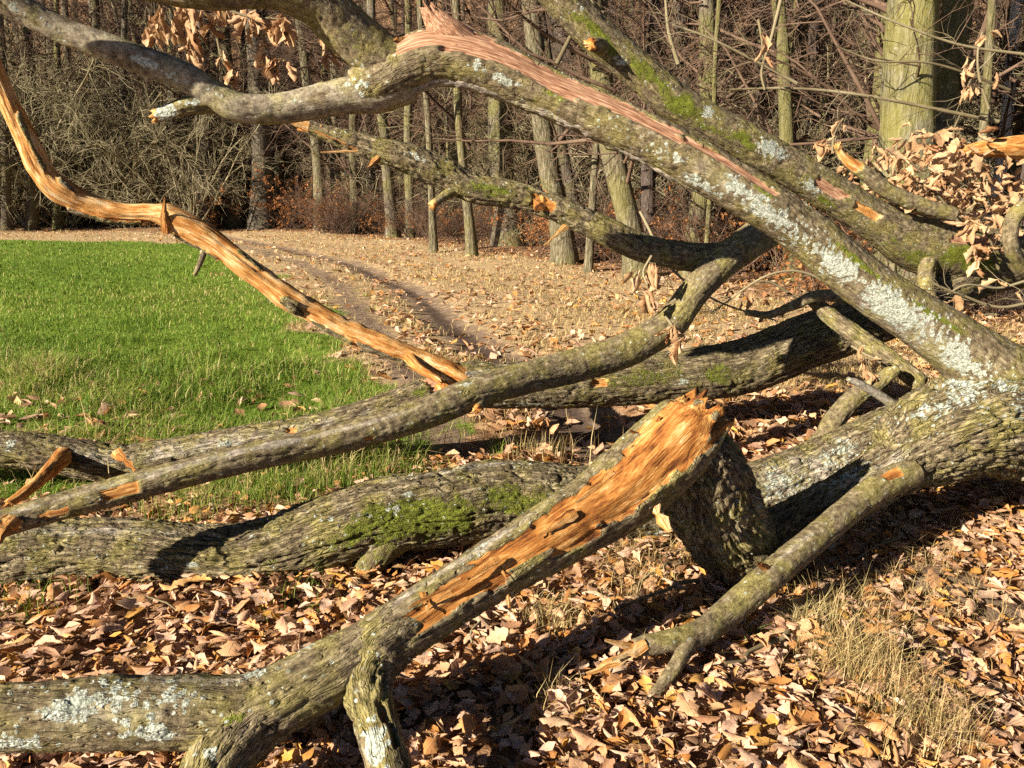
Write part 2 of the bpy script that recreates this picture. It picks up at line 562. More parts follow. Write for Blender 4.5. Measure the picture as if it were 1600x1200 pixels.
def gz(x, y):
    return float(height(np.array([float(x)]), np.array([float(y)]))[0])


# ------------------------------------------------------------------ leaves
def leaf_shape(n, seed, lobes=4, curl=1.0):
    """one lobed, curled oak leaf of unit length, stalk at the origin, lying in xy"""
    r = np.random.default_rng(seed)
    t = np.linspace(0, 1, n)
    env = 0.34 * np.sin(math.pi * np.clip(t, 0, 1) ** 1.25) ** 0.8 + 0.012
    wl = env * (0.86 + r.uniform(0.12, 0.30) * np.cos(2 * math.pi * (lobes * t + r.uniform(0, 1)))) * r.uniform(0.8, 1.2)
    wr = env * (0.86 + r.uniform(0.12, 0.30) * np.cos(2 * math.pi * (lobes * t + r.uniform(0, 1)))) * r.uniform(0.8, 1.2)
    wl[0] = wr[0] = 0.010
    wl[-1] = wr[-1] = 0.035
    bend = r.uniform(-0.9, 1.3) * curl
    fold = r.uniform(-0.2, 1.1) * curl
    twist = r.uniform(-1.0, 1.0) * curl
    ang = bend * (t - 0.4)
    cx = np.cumsum(np.concatenate([[0], np.cos(ang[1:]) / (n - 1)]))
    cz = np.cumsum(np.concatenate([[0], np.sin(ang[1:]) / (n - 1)]))
    mid = np.stack([cx, 0.04 * np.sin(3 * t + r.uniform(0, 6)), cz], -1)
    rows, uv = [], []
    for sgn, w in ((1, wl), (-1, wr)):
        a1 = fold * sgn * 0.9 + twist * (t - 0.5)
        a2 = a1 + fold * sgn * 1.1 + 0.5 * curl * np.sin(9 * t + r.uniform(0, 6))
        h1 = np.stack([np.zeros(n), sgn * np.cos(a1 * sgn) * w * 0.55, np.sin(a1 * sgn) * w * 0.55], -1)
        h2 = h1 + np.stack([np.zeros(n), sgn * np.cos(a2 * sgn) * w * 0.45, np.sin(a2 * sgn) * w * 0.45], -1)
        rows += [mid + h1, mid + h2]
        uv += [np.stack([t, np.full(n, sgn * 0.55), t * 0], -1), np.stack([t, np.full(n, sgn * 1.0), t * 0], -1)]
    v = np.concatenate([mid] + rows)
    uv = np.concatenate([np.stack([t, t * 0, t * 0], -1)] + uv)
    i = np.arange(n - 1)

    def strip(a, b):
        return np.stack([a * n + i, b * n + i, b * n + i + 1, a * n + i + 1], -1)
    f = np.concatenate([strip(1, 0), strip(2, 1), strip(0, 3), strip(3, 4)])
    v = v - np.array([0.5, 0, v[:, 2].mean()])
    return v, f, uv


def small_leaf(seed):
    v, f, uv = leaf_shape(4, seed, 1.5, 0.8)
    n = 4
    keep = np.concatenate([np.arange(n), np.arange(2 * n, 3 * n), np.arange(4 * n, 5 * n)])
    i = np.arange(n - 1)

    def strip(a, b):
        return np.stack([a * n + i, b * n + i, b * n + i + 1, a * n + i + 1], -1)
    return v[keep], np.concatenate([strip(1, 0), strip(0, 2)]), uv[keep]


LEAF_NEAR = [leaf_shape(10, 100 + i, 3.6 + 0.25 * (i % 4), 0.45 + 0.08 * i) for i in range(12)]
LEAF_MID = [leaf_shape(9, 200 + i, 3, 0.8 + 0.07 * i) for i in range(10)]
LEAF_FAR = [small_leaf(300 + i) for i in range(8)]


def euler_mats(rx, ry, rz):
    cx, sx, cy, sy, cz, sz = np.cos(rx), np.sin(rx), np.cos(ry), np.sin(ry), np.cos(rz), np.sin(rz)
    m = np.zeros((len(rx), 3, 3))
    m[:, 0, 0] = cz * cy
    m[:, 0, 1] = cz * sy * sx - sz * cx
    m[:, 0, 2] = cz * sy * cx + sz * sx
    m[:, 1, 0] = sz * cy
    m[:, 1, 1] = sz * sy * sx + cz * cx
    m[:, 1, 2] = sz * sy * cx - cz * sx
    m[:, 2, 0] = -sy
    m[:, 2, 1] = cy * sx
    m[:, 2, 2] = cy * cx
    return m


def scatter(variants, pos, size, mats):
    vs, fs, rn, uvs, n0 = [], [], [], [], 0
    which = rng.integers(0, len(variants), len(pos))
    for k, (bv, bf, buv) in enumerate(variants):
        s = np.where(which == k)[0]
        if not len(s):
            continue
        v = np.einsum('nij,vj->nvi', mats[s], bv) * size[s][:, None, None] + pos[s][:, None]
        f = bf[None] + (np.arange(len(s)) * len(bv))[:, None, None] + n0
        vs.append(v.reshape(-1, 3))
        fs.append(f.reshape(-1, bf.shape[1]))
        rn.append(np.repeat(rng.random(len(s)), len(bv)))
        uvs.append(np.tile(buv, (len(s), 1)))
        n0 += len(s) * len(bv)
    return np.concatenate(vs), np.concatenate(fs), np.concatenate(rn), np.concatenate(uvs)


def litter_positions(n, y0, y1, power, half=0.72, extra=1.6):
    """ground points, denser near the camera"""
    u = rng.random(n)
    y = y0 * (y1 / y0) ** (u ** power)
    x = rng.uniform(-1, 1, n) * (half * y + extra)
    return x, y


def keep_litter(x, y):
    f, p, s = zones(x, y)
    patch = noise3(np.stack([x * 1.3, y * 1.3, x * 0], -1), 21)
    prob = 1.0 - (0.94 - 0.34 * np.exp(-((y - 5.5) / 3) ** 2)) * sstep(0.35, 0.62, f) - 0.85 * sstep(0.30, 0.62, p) - 0.42 * s * (1 - sstep(0.12, 0.4, p))
    prob += 0.25 * patch
    return rng.random(len(x)) < prob


def build_litter():
    parts = []
    x, y = litter_positions(7500, 1.15, 4.6, 1.0, 0.75, 1.1)
    k = keep_litter(x, y)
    x, y = x[k], y[k]
    n = len(x)
    z = height(x, y) + rng.uniform(0.002, 0.045, n) + 0.03 * np.maximum(0, noise3(np.stack([x * 3, y * 3, x * 0], -1), 22))
    sz = rng.uniform(0.05, 0.108, n)
    parts.append(scatter(LEAF_NEAR, np.stack([x, y, z], -1), sz, euler_mats(rng.normal(0, 0.2, n) + (rng.random(n) < .5) * math.pi, rng.normal(0, 0.17, n), rng.uniform(0, 6.28, n))))
    x, y = litter_positions(22000, 1.15, 4.8, 1.0, 0.75, 1.1)
    k = keep_litter(x, y)
    x, y = x[k], y[k]
    n = len(x)
    z = height(x, y) + rng.uniform(0.004, 0.05, n)
    parts.append(scatter(LEAF_FAR, np.stack([x, y, z], -1), rng.uniform(0.02, 0.07, n), euler_mats(rng.normal(0, 0.3, n), rng.normal(0, 0.3, n), rng.uniform(0, 6.28, n))))
    x, y = litter_positions(24000, 4.4, 30, 1.0, 0.72, 2.0)
    k = keep_litter(x, y)
    x, y = x[k], y[k]
    n = len(x)
    z = height(x, y) + rng.uniform(0.002, 0.05, n)
    sz = rng.uniform(0.07, 0.15, n)
    parts.append(scatter(LEAF_FAR, np.stack([x, y, z], -1), sz, euler_mats(rng.normal(0, 0.45, n), rng.normal(0, 0.4, n), rng.uniform(0, 6.28, n))))
    vs = np.concatenate([p[0] for p in parts])
    off = np.cumsum([0] + [len(p[0]) for p in parts[:-1]])
    fs = [p[1] + o for p, o in zip(parts, off)]
    me = make_mesh('leaf_litter', vs, fs, M_LEAF, True, {'rnd': np.concatenate([p[2] for p in parts]), 'luv': np.concatenate([p[3] for p in parts])})
    tag(obj('leaf_litter', me), 'brown and orange fallen oak leaves covering the ground', 'leaf litter', kind='stuff')


build_litter()


def leaf_meshes(name, mat, variants):
    r = []
    for v, f, uv in variants:
        r.append(make_mesh(name, v, f, mat, True, {'rnd': np.zeros(len(v)), 'luv': uv}))
    return r


LEAF_ME = leaf_meshes('oak_leaf', M_LEAF, LEAF_NEAR)
HANG_ME = leaf_meshes('hanging_leaf', M_LEAF_HANG, [leaf_shape(12, 400 + i, 3.4, 1.25) for i in range(10)])


def build_single_leaves():
    zone = [((0, 560), (935, 1050), 70), ((620, 1180), (900, 1195), 120), ((1180, 1600), (900, 1195), 110)]
    for (xa, xb), (ya, yb), n in zone:
        for _ in range(n):
            g = ground_at(random.uniform(xa, xb), random.uniform(ya, yb))
            o = obj('leaf', random.choice(LEAF_ME), GROUND)
            o.location = (g[0], g[1], gz(g[0], g[1]) + random.uniform(0.035, 0.06))
            s = random.uniform(0.07, 0.12)
            o.scale = (s, s, s)
            o.rotation_euler = (random.gauss(0, 0.16) + (math.pi if random.random() < .5 else 0), random.gauss(0, 0.25), random.uniform(0, 6.28))


build_single_leaves()


# ------------------------------------------------------------------ grass
def blades(x, y, z, length, width, lean, rnd=None):
    n = len(x)
    a = rng.uniform(0, 2 * math.pi, n)
    d = np.stack([np.cos(a), np.sin(a), np.zeros(n)], -1)
    b = a + rng.uniform(0.8, 2.3, n)
    w = np.stack([np.cos(b), np.sin(b), np.zeros(n)], -1) * (width / 2)[:, None]
    base = np.stack([x, y, z], -1)
    up = np.array([0, 0, 1.0])
    m1 = base + d * (length * lean * 0.25)[:, None] + up * (length * 0.55)[:, None]
    tip = base + d * (length * lean)[:, None] + up * (length * np.sqrt(np.clip(1.05 - 0.6 * lean ** 2, 0.12, 1)))[:, None]
    v = np.stack([base - w, base + w, m1 - w * 0.75, m1 + w * 0.75, tip], 1)
    i0 = (np.arange(n) * 5)[:, None]
    f = np.concatenate([i0 + [[0, 1, 3]], i0 + [[0, 3, 2]], i0 + [[2, 3, 4]]])
    rnd = rng.random(n) if rnd is None else rnd
    return v.reshape(-1, 3), f, np.repeat(rnd, 5)


def build_grass():
    n = 210000
    u = rng.random(n)
    y0, y1 = 3.0, 27.5
    y = 1.0 / (1 / y0 - u * (1 / y0 - 1 / y1))
    x = rng.uniform(-1, 0.12, n) * (0.72 * y + 1.6)
    f, p, s = zones(x, y)
    patch = noise3(np.stack([x * 1.6, y * 1.6, x * 0], -1), 31)
    prob = sstep(0.3, 0.75, f) * (1 - 0.85 * sstep(0.3, 0.6, p)) * np.clip(0.88 + 0.4 * patch + 0.3 * sstep(6, 10, y), 0, 1)
    k = rng.random(n) < prob
    x, y, patch = x[k], y[k], patch[k]
    n = len(x)
    rough = 1 - sstep(6, 9, y)
    clump = np.maximum(0, noise3(np.stack([x * 2.3, y * 2.3, x * 0], -1), 39))
    L = (0.035 + 0.045 * rng.random(n)) * (1 + 0.8 * clump) + 0.16 * rough * clump * rng.random(n) + rough * rng.uniform(0.0, 0.085, n) * (0.7 + 0.9 * patch)
    W = np.maximum(0.0034, 0.00095 * y) * rng.uniform(0.7, 1.3, n)
    rnd = np.clip(rng.beta(2, 3.2, n) + (rng.random(n) < 0.10 * (0.4 + rough)) * 0.5 + 0.17 * noise3(np.stack([x * .45, y * .45, x * 0], -1), 33) + 0.15 * noise3(np.stack([x * 1.5, y * 1.5, x * 0], -1), 38), 0, 1)
    ed = polyline_dist(x, y, FEDGE)
    pn = noise3(np.stack([x * 0.9, y * 0.9, x * 0 + 5], -1), 34) + 0.5 * noise3(np.stack([x * 2.6, y * 2.6, x * 0], -1), 36)
    dry = np.exp(-ed / 1.3) * 0.75 * (1 - sstep(14, 22, y)) + np.clip(pn, 0, 1) * 0.32 * np.exp(-((y - 5) / 3.5) ** 2)
    rnd = np.clip(rnd + dry * rng.random(n), 0, 1)
    keep = rng.random(n) > 0.75 * np.clip(dry * 1.3, 0, 1)
    x, y, L, W, rnd = x[keep], y[keep], L[keep], W[keep], rnd[keep]
    n = len(x)
    v, fc, r = blades(x, y, height(x, y) - 0.005, L, W, rng.uniform(0.4, 1.3, n), rnd)
    me = make_mesh('field_grass', v, fc, M_GRASS, True, {'rnd': r})
    tag(obj('field_grass', me), 'bright green grass of the field beside the track', 'grass', kind='stuff')
    # straw coloured grass between track and wood
    n = 150000
    u = rng.random(n)
    y0, y1 = 4.6, 33.0
    y = 1.0 / (1 / y0 - u * (1 / y0 - 1 / y1))
    x = rng.uniform(-1, 1, n) * (0.70 * y + 1.5)
    f, p, s = zones(x, y)
    patch = noise3(np.stack([x * 1.1, y * 1.1, x * 0], -1), 35)
    prob = np.clip(s + 0.25, 0, 1) * (1 - sstep(0.4, 0.7, f)) * (1 - 0.9 * sstep(0.3, 0.6, p)) * np.clip(0.65 + 0.8 * patch, 0.1, 1)
    prob *= 1 - sstep(0, 3, y - edge_y(x))
    k = rng.random(n) < prob
    x, y = x[k], y[k]
    n = len(x)
    L = rng.uniform(0.03, 0.12, n)
    W = np.maximum(0.003, 0.00085 * y) * rng.uniform(0.7, 1.3, n)
    xa, ya = rng.uniform(0.35, 3.2, 9000), rng.uniform(1.5, 3.5, 9000)
    k = rng.random(9000) < np.clip(0.25 + 0.9 * noise3(np.stack([xa * 2.2, ya * 2.2, xa * 0], -1), 37), 0.03, 1)
    xa, ya = xa[k], ya[k]
    x, y = np.concatenate([x, xa]), np.concatenate([y, ya])
    L = np.concatenate([L, rng.uniform(0.05, 0.15, len(xa))])
    W = np.concatenate([W, rng.uniform(0.0016, 0.003, len(xa))])
    n = len(x)
    v, fc, r = blades(x, y, height(x, y) + 0.008, L, W, rng.uniform(0.75, 1.38, n))
    me = make_mesh('dry_grass', v, fc, M_STRAW, True, {'rnd': r * 0.92})
    tag(obj('dry_grass', me), 'short straw coloured grass between the track and the wood', 'grass', kind='stuff')


build_grass()


def build_stalks():
    pts = []
    for _ in range(150):
        if random.random() < 0.6:
            pts.append(ground_at(random.uniform(-60, 660), random.uniform(560, 790)))
        else:
            pts.append(ground_at(random.uniform(780, 1120), random.uniform(600, 760)))
    p = np.array(pts)
    n = len(p)
    v, f, r = blades(p[:, 0], p[:, 1], height(p[:, 0], p[:, 1]), rng.uniform(0.18, 0.42, n), rng.uniform(0.0035, 0.006, n), rng.uniform(0.1, 0.7, n))
    me = make_mesh('dry_stalks', v, f, M_STRAW, True, {'rnd': 0.3 + r * 0.5})
    tag(obj('dry_stalks', me), 'thin pale dry stalks standing among the logs', 'grass', kind='stuff')


build_stalks()


def tuft(px, py, count, length, spread, lean, label, mat=M_STRAW, lo=0.0, hi=1.0, group=None):
    g = ground_at(px, py)
    x = rng.normal(0, spread, count)
    y = rng.normal(0, spread, count)
    zz = height(x + g[0], y + g[1]) - gz(g[0], g[1])
    L = rng.uniform(0.5, 1.0, count) * length
    v, f, r = blades(x, y, zz, L, rng.uniform(0.0016, 0.0034, count), rng.uniform(0.25, 1, count) * lean, rng.uniform(lo, hi, count))
    me = make_mesh('grass_blades', v, f, mat, True, {'rnd': r})
    o = obj('grass_tuft', me, None, (g[0], g[1], gz(g[0], g[1])))
    return tag(o, label, 'grass tuft', group, 'stuff' if count < 200 else None)


tuft(1340, 1070, 520, 0.24, 0.085, 1.2, 'large sprawling tuft of straw coloured grass at the photo bottom edge')
tuft(1440, 1150, 380, 0.22, 0.09, 1.2, 'pale dry grass tuft lowest down, near the bottom edge corner')
tuft(1250, 985, 260, 0.15, 0.06, 1.1, 'yellow green grass tuft in front of the trunk shadow', M_STRAW, 0.6, 1.0)
tuft(1300, 950, 130, 0.20, 0.06, 1.0, 'thin dry grass tuft at the edge of the trunk shadow')
tuft(860, 985, 260, 0.12, 0.07, 1.2, 'small flattened greyish grass tuft under the peeled limb')
tuft(300, 790, 320, 0.24, 0.16, 0.9, 'green grass tuft with straw between the two long logs', M_GRASS, 0.2, 1.0)
tuft(430, 765, 320, 0.22, 0.15, 0.9, 'bright green tuft behind the mossy log', M_GRASS, 0.1, 0.9)
tuft(560, 740, 300, 0.20, 0.15, 0.9, 'green tuft mixed with fallen leaves by the thin limb', M_GRASS, 0.2, 1.0)
tuft(840, 705, 160, 0.22, 0.12, 0.7, 'sparse yellowish weeds beside the bare soil hollow', M_STRAW, 0.4, 1.0)
tuft(60, 960, 90, 0.16, 0.10, 1.0, 'few thin green blades in leaves before the log end', M_GRASS, 0.2, 0.9)
tuft(480, 950, 60, 0.13, 0.09, 1.0, 'few green blades in the leaves below the mossy knob', M_GRASS, 0.1, 0.7)
tuft(870, 1120, 90, 0.14, 0.07, 1.1, 'straw coloured tuft lying in the shaded leaves', M_STRAW, 0.2, 0.9)
tuft(1150, 1010, 60, 0.10, 0.05, 1.0, 'tiny grass tuft beside the forked green branch', M_GRASS, 0.3, 1.0)


# ------------------------------------------------------------------ the wood behind
def grow(parents, prad, per, length, rad, k, spread, droop, t0=0.25, wander=0.22, seed=0, up=0.0):
    """children springing from parent paths (N,K,3); returns paths and radii"""
    r = np.random.default_rng(seed)
    N, K, _ = parents.shape
    which = np.repeat(np.arange(N), per)
    M = len(which)
    t = r.uniform(t0, 1.0, M) * (K - 1)
    i = np.minimum(t.astype(int), K - 2)
    fr = (t - i)[:, None]
    p0 = parents[which, i] * (1 - fr) + parents[which, i + 1] * fr
    d = norm(parents[which, i + 1] - parents[which, i])
    side = norm(np.cross(d, r.normal(size=(M, 3))))
    sp = spread * r.uniform(0.6, 1.25, M)[:, None]
    dr = norm(d * np.cos(sp) + side * np.sin(sp) + np.array([0, 0, up]))
    L = length * r.uniform(0.45, 1.2, M) * (1.15 - 0.5 * t / (K - 1))
    path = [p0]
    for s in range(k - 1):
        dr = norm(dr + r.normal(0, wander, (M, 3)) + np.array([0, 0, -droop]))
        path.append(path[-1] + dr * (L / (k - 1))[:, None])
    path = np.stack(path, 1)
    rr = rad * (L / length)[:, None] * np.linspace(1, 0.25, k)[None]
    pr = prad[which, i][:, None]
    return path, np.minimum(rr, pr * 0.9)


def crown_mesh(name, mat, h0, h1, n1, l1, n2, l2, n3, l3, seed, droop=0.03, scale_r=1.0, n4=0, l4=0.3, wander=0.22, stems=None):
    r = np.random.default_rng(seed)
    if stems is None:
        zt = np.linspace(h0, h1, 8)
        axis = np.stack([0.05 * r.normal(size=8), 0.05 * r.normal(size=8), zt], -1)[None]
        arad = np.full((1, 8), 0.09 * scale_r)
        p1, r1 = grow(axis, arad, n1, l1, 0.032 * scale_r, 6, 1.25, droop, 0.0, wander * 0.8, seed + 1, 0.12)
        parts = []
    else:
        p1, r1 = stems
        parts = []
    parts.append(tubes(p1, r1, 5))
    p2, r2 = grow(p1, r1, n2, l2, 0.013 * scale_r, 5, 0.85, droop, 0.15, wander, seed + 2)
    parts.append(tubes(p2, r2, 3))
    p3, r3 = grow(p2, r2, n3, l3, 0.0075 * scale_r, 4, 0.8, droop, 0.15, wander, seed + 3)
    parts.append(tubes(p3, r3, 3))
    last = p3
    if n4:
        p4, r4 = grow(p3, r3, n4, l4, 0.005 * scale_r, 3, 0.75, droop, 0.15, wander, seed + 4)
        parts.append(tubes(p4, r4, 3))
        last = p4
    v, f = join(parts)
    return make_mesh(name, v, f, mat, True), last


def shrub_mesh(name, mat, stems, hgt, n2, n3, seed, spread=0.5, n4=0, droop=0.02, rscale=1.0):
    r = np.random.default_rng(seed)
    a = r.uniform(0, 6.28, stems)
    p = np.stack([np.cos(a), np.sin(a), np.zeros(stems)], -1) * r.uniform(0, 0.35, stems)[:, None]
    d = norm(np.stack([np.cos(a) * spread, np.sin(a) * spread, np.ones(stems)], -1) + r.normal(0, 0.15, (stems, 3)))
    L = hgt * r.uniform(0.55, 1.1, stems)
    path = [p]
    for s in range(7):
        d = norm(d + r.normal(0, 0.13, (stems, 3)) + np.stack([np.cos(a), np.sin(a), 0 * a], -1) * 0.03)
        path.append(path[-1] + d * (L / 7)[:, None])
    path = np.stack(path, 1)
    rad = (0.022 * rscale * hgt / 4) * np.linspace(1, 0.3, 8)[None] * r.uniform(0.6, 1.2, (stems, 1))
    return crown_mesh(name, mat, 0, 0, 0, 0, n2, hgt * 0.34, n3, hgt * 0.16, seed + 9, droop, rscale * hgt / 4.2, n4, hgt * 0.08, 0.28, (path, rad))


def trunk_mesh(name, mat, top, r0, r1, seed, rings=26, sides=14, rough=0.05, bend=0.12):
    """trunk from the origin to the point top, uneven and flared at the foot"""
    top = np.array(top, dtype=float)
    H = np.linalg.norm(top)
    t = np.linspace(0, 1, rings) ** 1.25
    zz = t * H
    wob = np.stack([noise3(np.stack([zz * 0.35, zz * 0 + seed, zz * 0], -1), 41), noise3(np.stack([zz * 0.35, zz * 0 + seed, zz * 0], -1), 42), zz * 0], -1)
    wob -= wob[0]
    c = top[None] * t[:, None] + wob * bend
    th = np.arange(sides) * 2 * math.pi / sides
    rad = (r0 + (r1 - r0) * t ** 0.8 + r0 * 0.45 * np.exp(-zz / 0.35))
    ring = np.stack([np.cos(th), np.sin(th), th * 0], -1)
    n = noise3(np.stack([np.cos(th)[None] * 1.6 + 0 * zz[:, None], np.sin(th)[None] * 1.6 + 0 * zz[:, None], zz[:, None] * 0.9 + seed + 0 * th[None]], -1), 43)
    v = c[:, None] + ring[None] * (rad[:, None] * (1 + rough * 2 * n))[:, :, None]
    v[0, :, 2] -= 0.25
    idx = np.arange(rings * sides).reshape(rings, sides)
    q = np.stack([idx[:-1], np.roll(idx[:-1], -1, 1), np.roll(idx[1:], -1, 1), idx[1:]], -1).reshape(-1, 4)
    return make_mesh(name, v.reshape(-1, 3), q, mat, True)


CROWN_LOW = [crown_mesh('edge_crown', M_TWIG_RED, 1.6, 13, 34, 3.0, 6, 1.5, 5, 0.75, 500 + i * 20, 0.03, 1.2, 2, 0.4)[0] for i in range(3)]
CROWN_HIGH = [crown_mesh('wood_crown', M_TWIG_RED, 2.0, 15, 30, 2.6, 6, 1.4, 5, 0.8, 600 + i * 20, 0.02, 1.2)[0] for i in range(3)]
SHRUB_BIG = [shrub_mesh('shrub_twigs', M_TWIG, 16, 7.5, 9, 8, 700 + i * 31, 0.55, 2, 0.04, 1.25)[0] for i in range(3)]
SHRUB_SMALL = [shrub_mesh('shrub_twigs', M_TWIG_RED, 14, 2.6, 6, 6, 800 + i * 31, 0.6, 2, 0.01, 1.1)[0] for i in range(3)]


def rusty_leaves(seed, hgt, n):
    me, last = shrub_mesh('sapling_twigs', M_TWIG_RED, 7, hgt, 6, 5, seed, 0.5)
    r = np.random.default_rng(seed)
    pick = last[r.integers(0, len(last), n), r.integers(1, last.shape[1], n)]
    m = euler_mats(r.normal(0, 0.8, n), r.normal(0.4, 0.6, n), r.uniform(0, 6.28, n))
    v, f, rn, uv = scatter(LEAF_FAR, pick + r.normal(0, 0.02, (n, 3)), r.uniform(0.05, 0.09, n), m)
    return me, make_mesh('sapling_leaves', v, f, M_LEAF_RUST, True, {'rnd': rn, 'luv': uv})


SAPLING = [rusty_leaves(900 + i * 17, 1.9, 700) for i in range(3)]


def tree(px, Y, wpx, top_px, label, mat=M_TRUNK, crown='low', name='bare_tree', group=None, seed=None, hgt=14.0, cs=1.0, rough=0.05, sides=14, bend=0.12):
    b = at(px, 300, Y)
    x = b[0]
    z = gz(x, Y)
    zt = at(top_px, 0, Y)
    dx = (zt[0] - x) / max(zt[2] - z, 0.5)
    r0 = wpx * (Y * CP + CAM_H * SP) / FPX / 2
    seed = seed if seed is not None else random.randint(0, 9999)
    e = bpy.data.objects.new(name, None)
    COL.objects.link(e)
    e.location = (x, Y, z)
    tag(e, label, 'tree', group)
    obj('trunk', trunk_mesh('trunk', mat, (dx * hgt, random.uniform(-0.02, 0.02) * hgt, hgt), r0, r0 * 0.35, seed, 26, sides, rough, bend), e)
    if crown:
        c = obj('crown', random.choice(CROWN_LOW if crown == 'low' else CROWN_HIGH), e)
        c.rotation_euler = (0, math.atan(dx), random.uniform(0, 6.28))
        c.scale = (cs, cs, cs)
    return e


EDGE_TREES = [
    # px at foot, distance, width px, px at the top edge, label, material, crown
    (500, 30, 21, 462, 'left one of two close green tinged trunks where the track enters the wood', M_TRUNK_GREEN, 'low'),
    (524, 30.5, 19, 520, 'right one of two close green tinged trunks where the track enters the wood', M_TRUNK_GREEN, 'low'),
    (553, 31.5, 14, 545, 'slim trunk just right of the green tinged pair', M_TRUNK_GREEN, 'low'),
    (318, 32, 30, 322, 'broad grey trunk behind the end of the field, seen under the lichen stub', M_TRUNK_DARK, 'low'),
    (360, 33, 30, 348, 'dark trunk with pale scar, second along the field end', M_TRUNK_DARK, 'low'),
    (405, 32.5, 36, 398, 'thick grey trunk left of the orange leaved sapling', M_TRUNK, 'low'),
    (441, 34, 18, 436, 'dark trunk behind the orange leaved sapling', M_TRUNK_DARK, 'low'),
    (465, 35, 24, 470, 'grey trunk deep behind the green tinged pair', M_TRUNK_DARK, 'high'),
    (612, 27, 20, 585, 'grey leaning trunk between the green tinged pair and the track', M_TRUNK, 'low'),
    (676, 20.5, 12, 655, 'thin leaning sapling trunk with side branch, left of the straight pole', M_TRUNK_GREEN, None),
    (737, 18.5, 16, 704, 'straight slender pole of a tree beside the track', M_TRUNK_GREEN, 'low'),
    (793, 22, 44, 786, 'broad grey trunk standing behind the slender poles', M_TRUNK, 'low'),
    (886, 17, 38, 836, 'sunlit leaning trunk with swollen neck, right of the broad grey one', M_TRUNK_GREEN, 'low'),
    (915, 20, 20, 848, 'dark leaning trunk just behind the sunlit leaning one', M_TRUNK_DARK, 'high'),
    (1005, 14.5, 42, 938, 'olive leaning trunk under the big lichen limb', M_TRUNK_GREEN, 'low'),
    (922, 15.5, 13, 944, 'thin curved sapling between the two leaning trunks', M_TRUNK_GREEN, None),
    (1075, 19, 26, 1080, 'dark trunk behind the fork of the fallen limbs', M_TRUNK_DARK, 'high'),
    (1252, 14, 26, 1228, 'brown trunk behind the crossing branch, left of the big oak', M_TRUNK, 'low'),
    (1200, 17, 30, 1186, 'dark trunk left of the brown one', M_TRUNK_DARK, 'high'),
    (1330, 21, 34, 1335, 'dark trunk in shade just left of the big oak', M_TRUNK_DARK, 'high'),
    (1112, 13, 9, 1108, 'thin green sapling above the mossy limb', M_TRUNK_GREEN, None),
    (1560, 12.5, 20, 1568, 'white barked birch near the right edge', M_BIRCH, 'high'),
    (1524, 10.5, 15, 1530, 'thin green pole just right of the big oak', M_TRUNK_GREEN, None),
    (1625, 11, 45, 1640, 'dark leaning trunk at the right edge', M_TRUNK_DARK, 'high'),
    (42, 31, 17, 44, 'slim dark trunk by the left edge of the field end', M_TRUNK_DARK, 'low'),
    (2, 30.5, 14, -6, 'dark trunk at the very left edge', M_TRUNK_DARK, 'low'),
    (150, 36, 20, 146, 'dim trunk behind the twiggy shrubs of the field end', M_TRUNK_DARK, 'low'),
    (235, 35, 18, 240, 'dim trunk behind the shrubs, left of the broad grey one', M_TRUNK_DARK, 'low'),
    (82, 32, 13, 84, 'slim grey pole behind the field end, second from the left edge', M_TRUNK, 'low'),
    (112, 34, 16, 104, 'slim trunk left of the dim one behind the shrubs', M_TRUNK, 'low'),
    (190, 33, 14, 196, 'slim upright trunk in the middle of the field end', M_TRUNK, 'low'),
    (268, 33, 16, 262, 'pale slim trunk left of the broad grey trunk', M_TRUNK, 'low'),
    (292, 34.5, 14, 296, 'thin trunk touching the broad grey trunk on its left', M_TRUNK, 'low'),
    (338, 36, 18, 336, 'brownish trunk between the broad grey and the scarred one', M_TRUNK, 'low'),
    (384, 37, 20, 380, 'brownish trunk between the scarred and the thick grey one', M_TRUNK, 'low'),
    (425, 36, 16, 428, 'thin trunk right behind the thick grey one', M_TRUNK, 'low'),
    (585, 33, 22, 578, 'grey trunk deep behind the slim green pole', M_TRUNK, 'low'),
    (640, 26, 16, 636, 'slim trunk left of the thin leaning sapling', M_TRUNK, 'low'),
    (705, 27, 26, 700, 'grey trunk behind the slender pole', M_TRUNK, 'low'),
    (860, 26, 20, 868, 'dim upright trunk far behind the leaning ones', M_TRUNK_DARK, 'high'),
    (1150, 24, 22, 1142, 'dim trunk deep in the wood, behind the broken dangling twig', M_TRUNK_DARK, 'high'),
]
for i, a in enumerate(EDGE_TREES):
    tree(a[0], a[1], a[2], a[3], a[4], a[5], a[6], seed=i * 7 + 1, name='birch_tree' if a[5] is M_BIRCH else 'bare_tree')
big = tree(1430, 10.5, 88, 1428, 'big oak trunk with yellow green algae, right of the crossing branches', M_OAK, 'low', 'oak_tree', seed=77, sides=28, rough=0.03, bend=0.05)

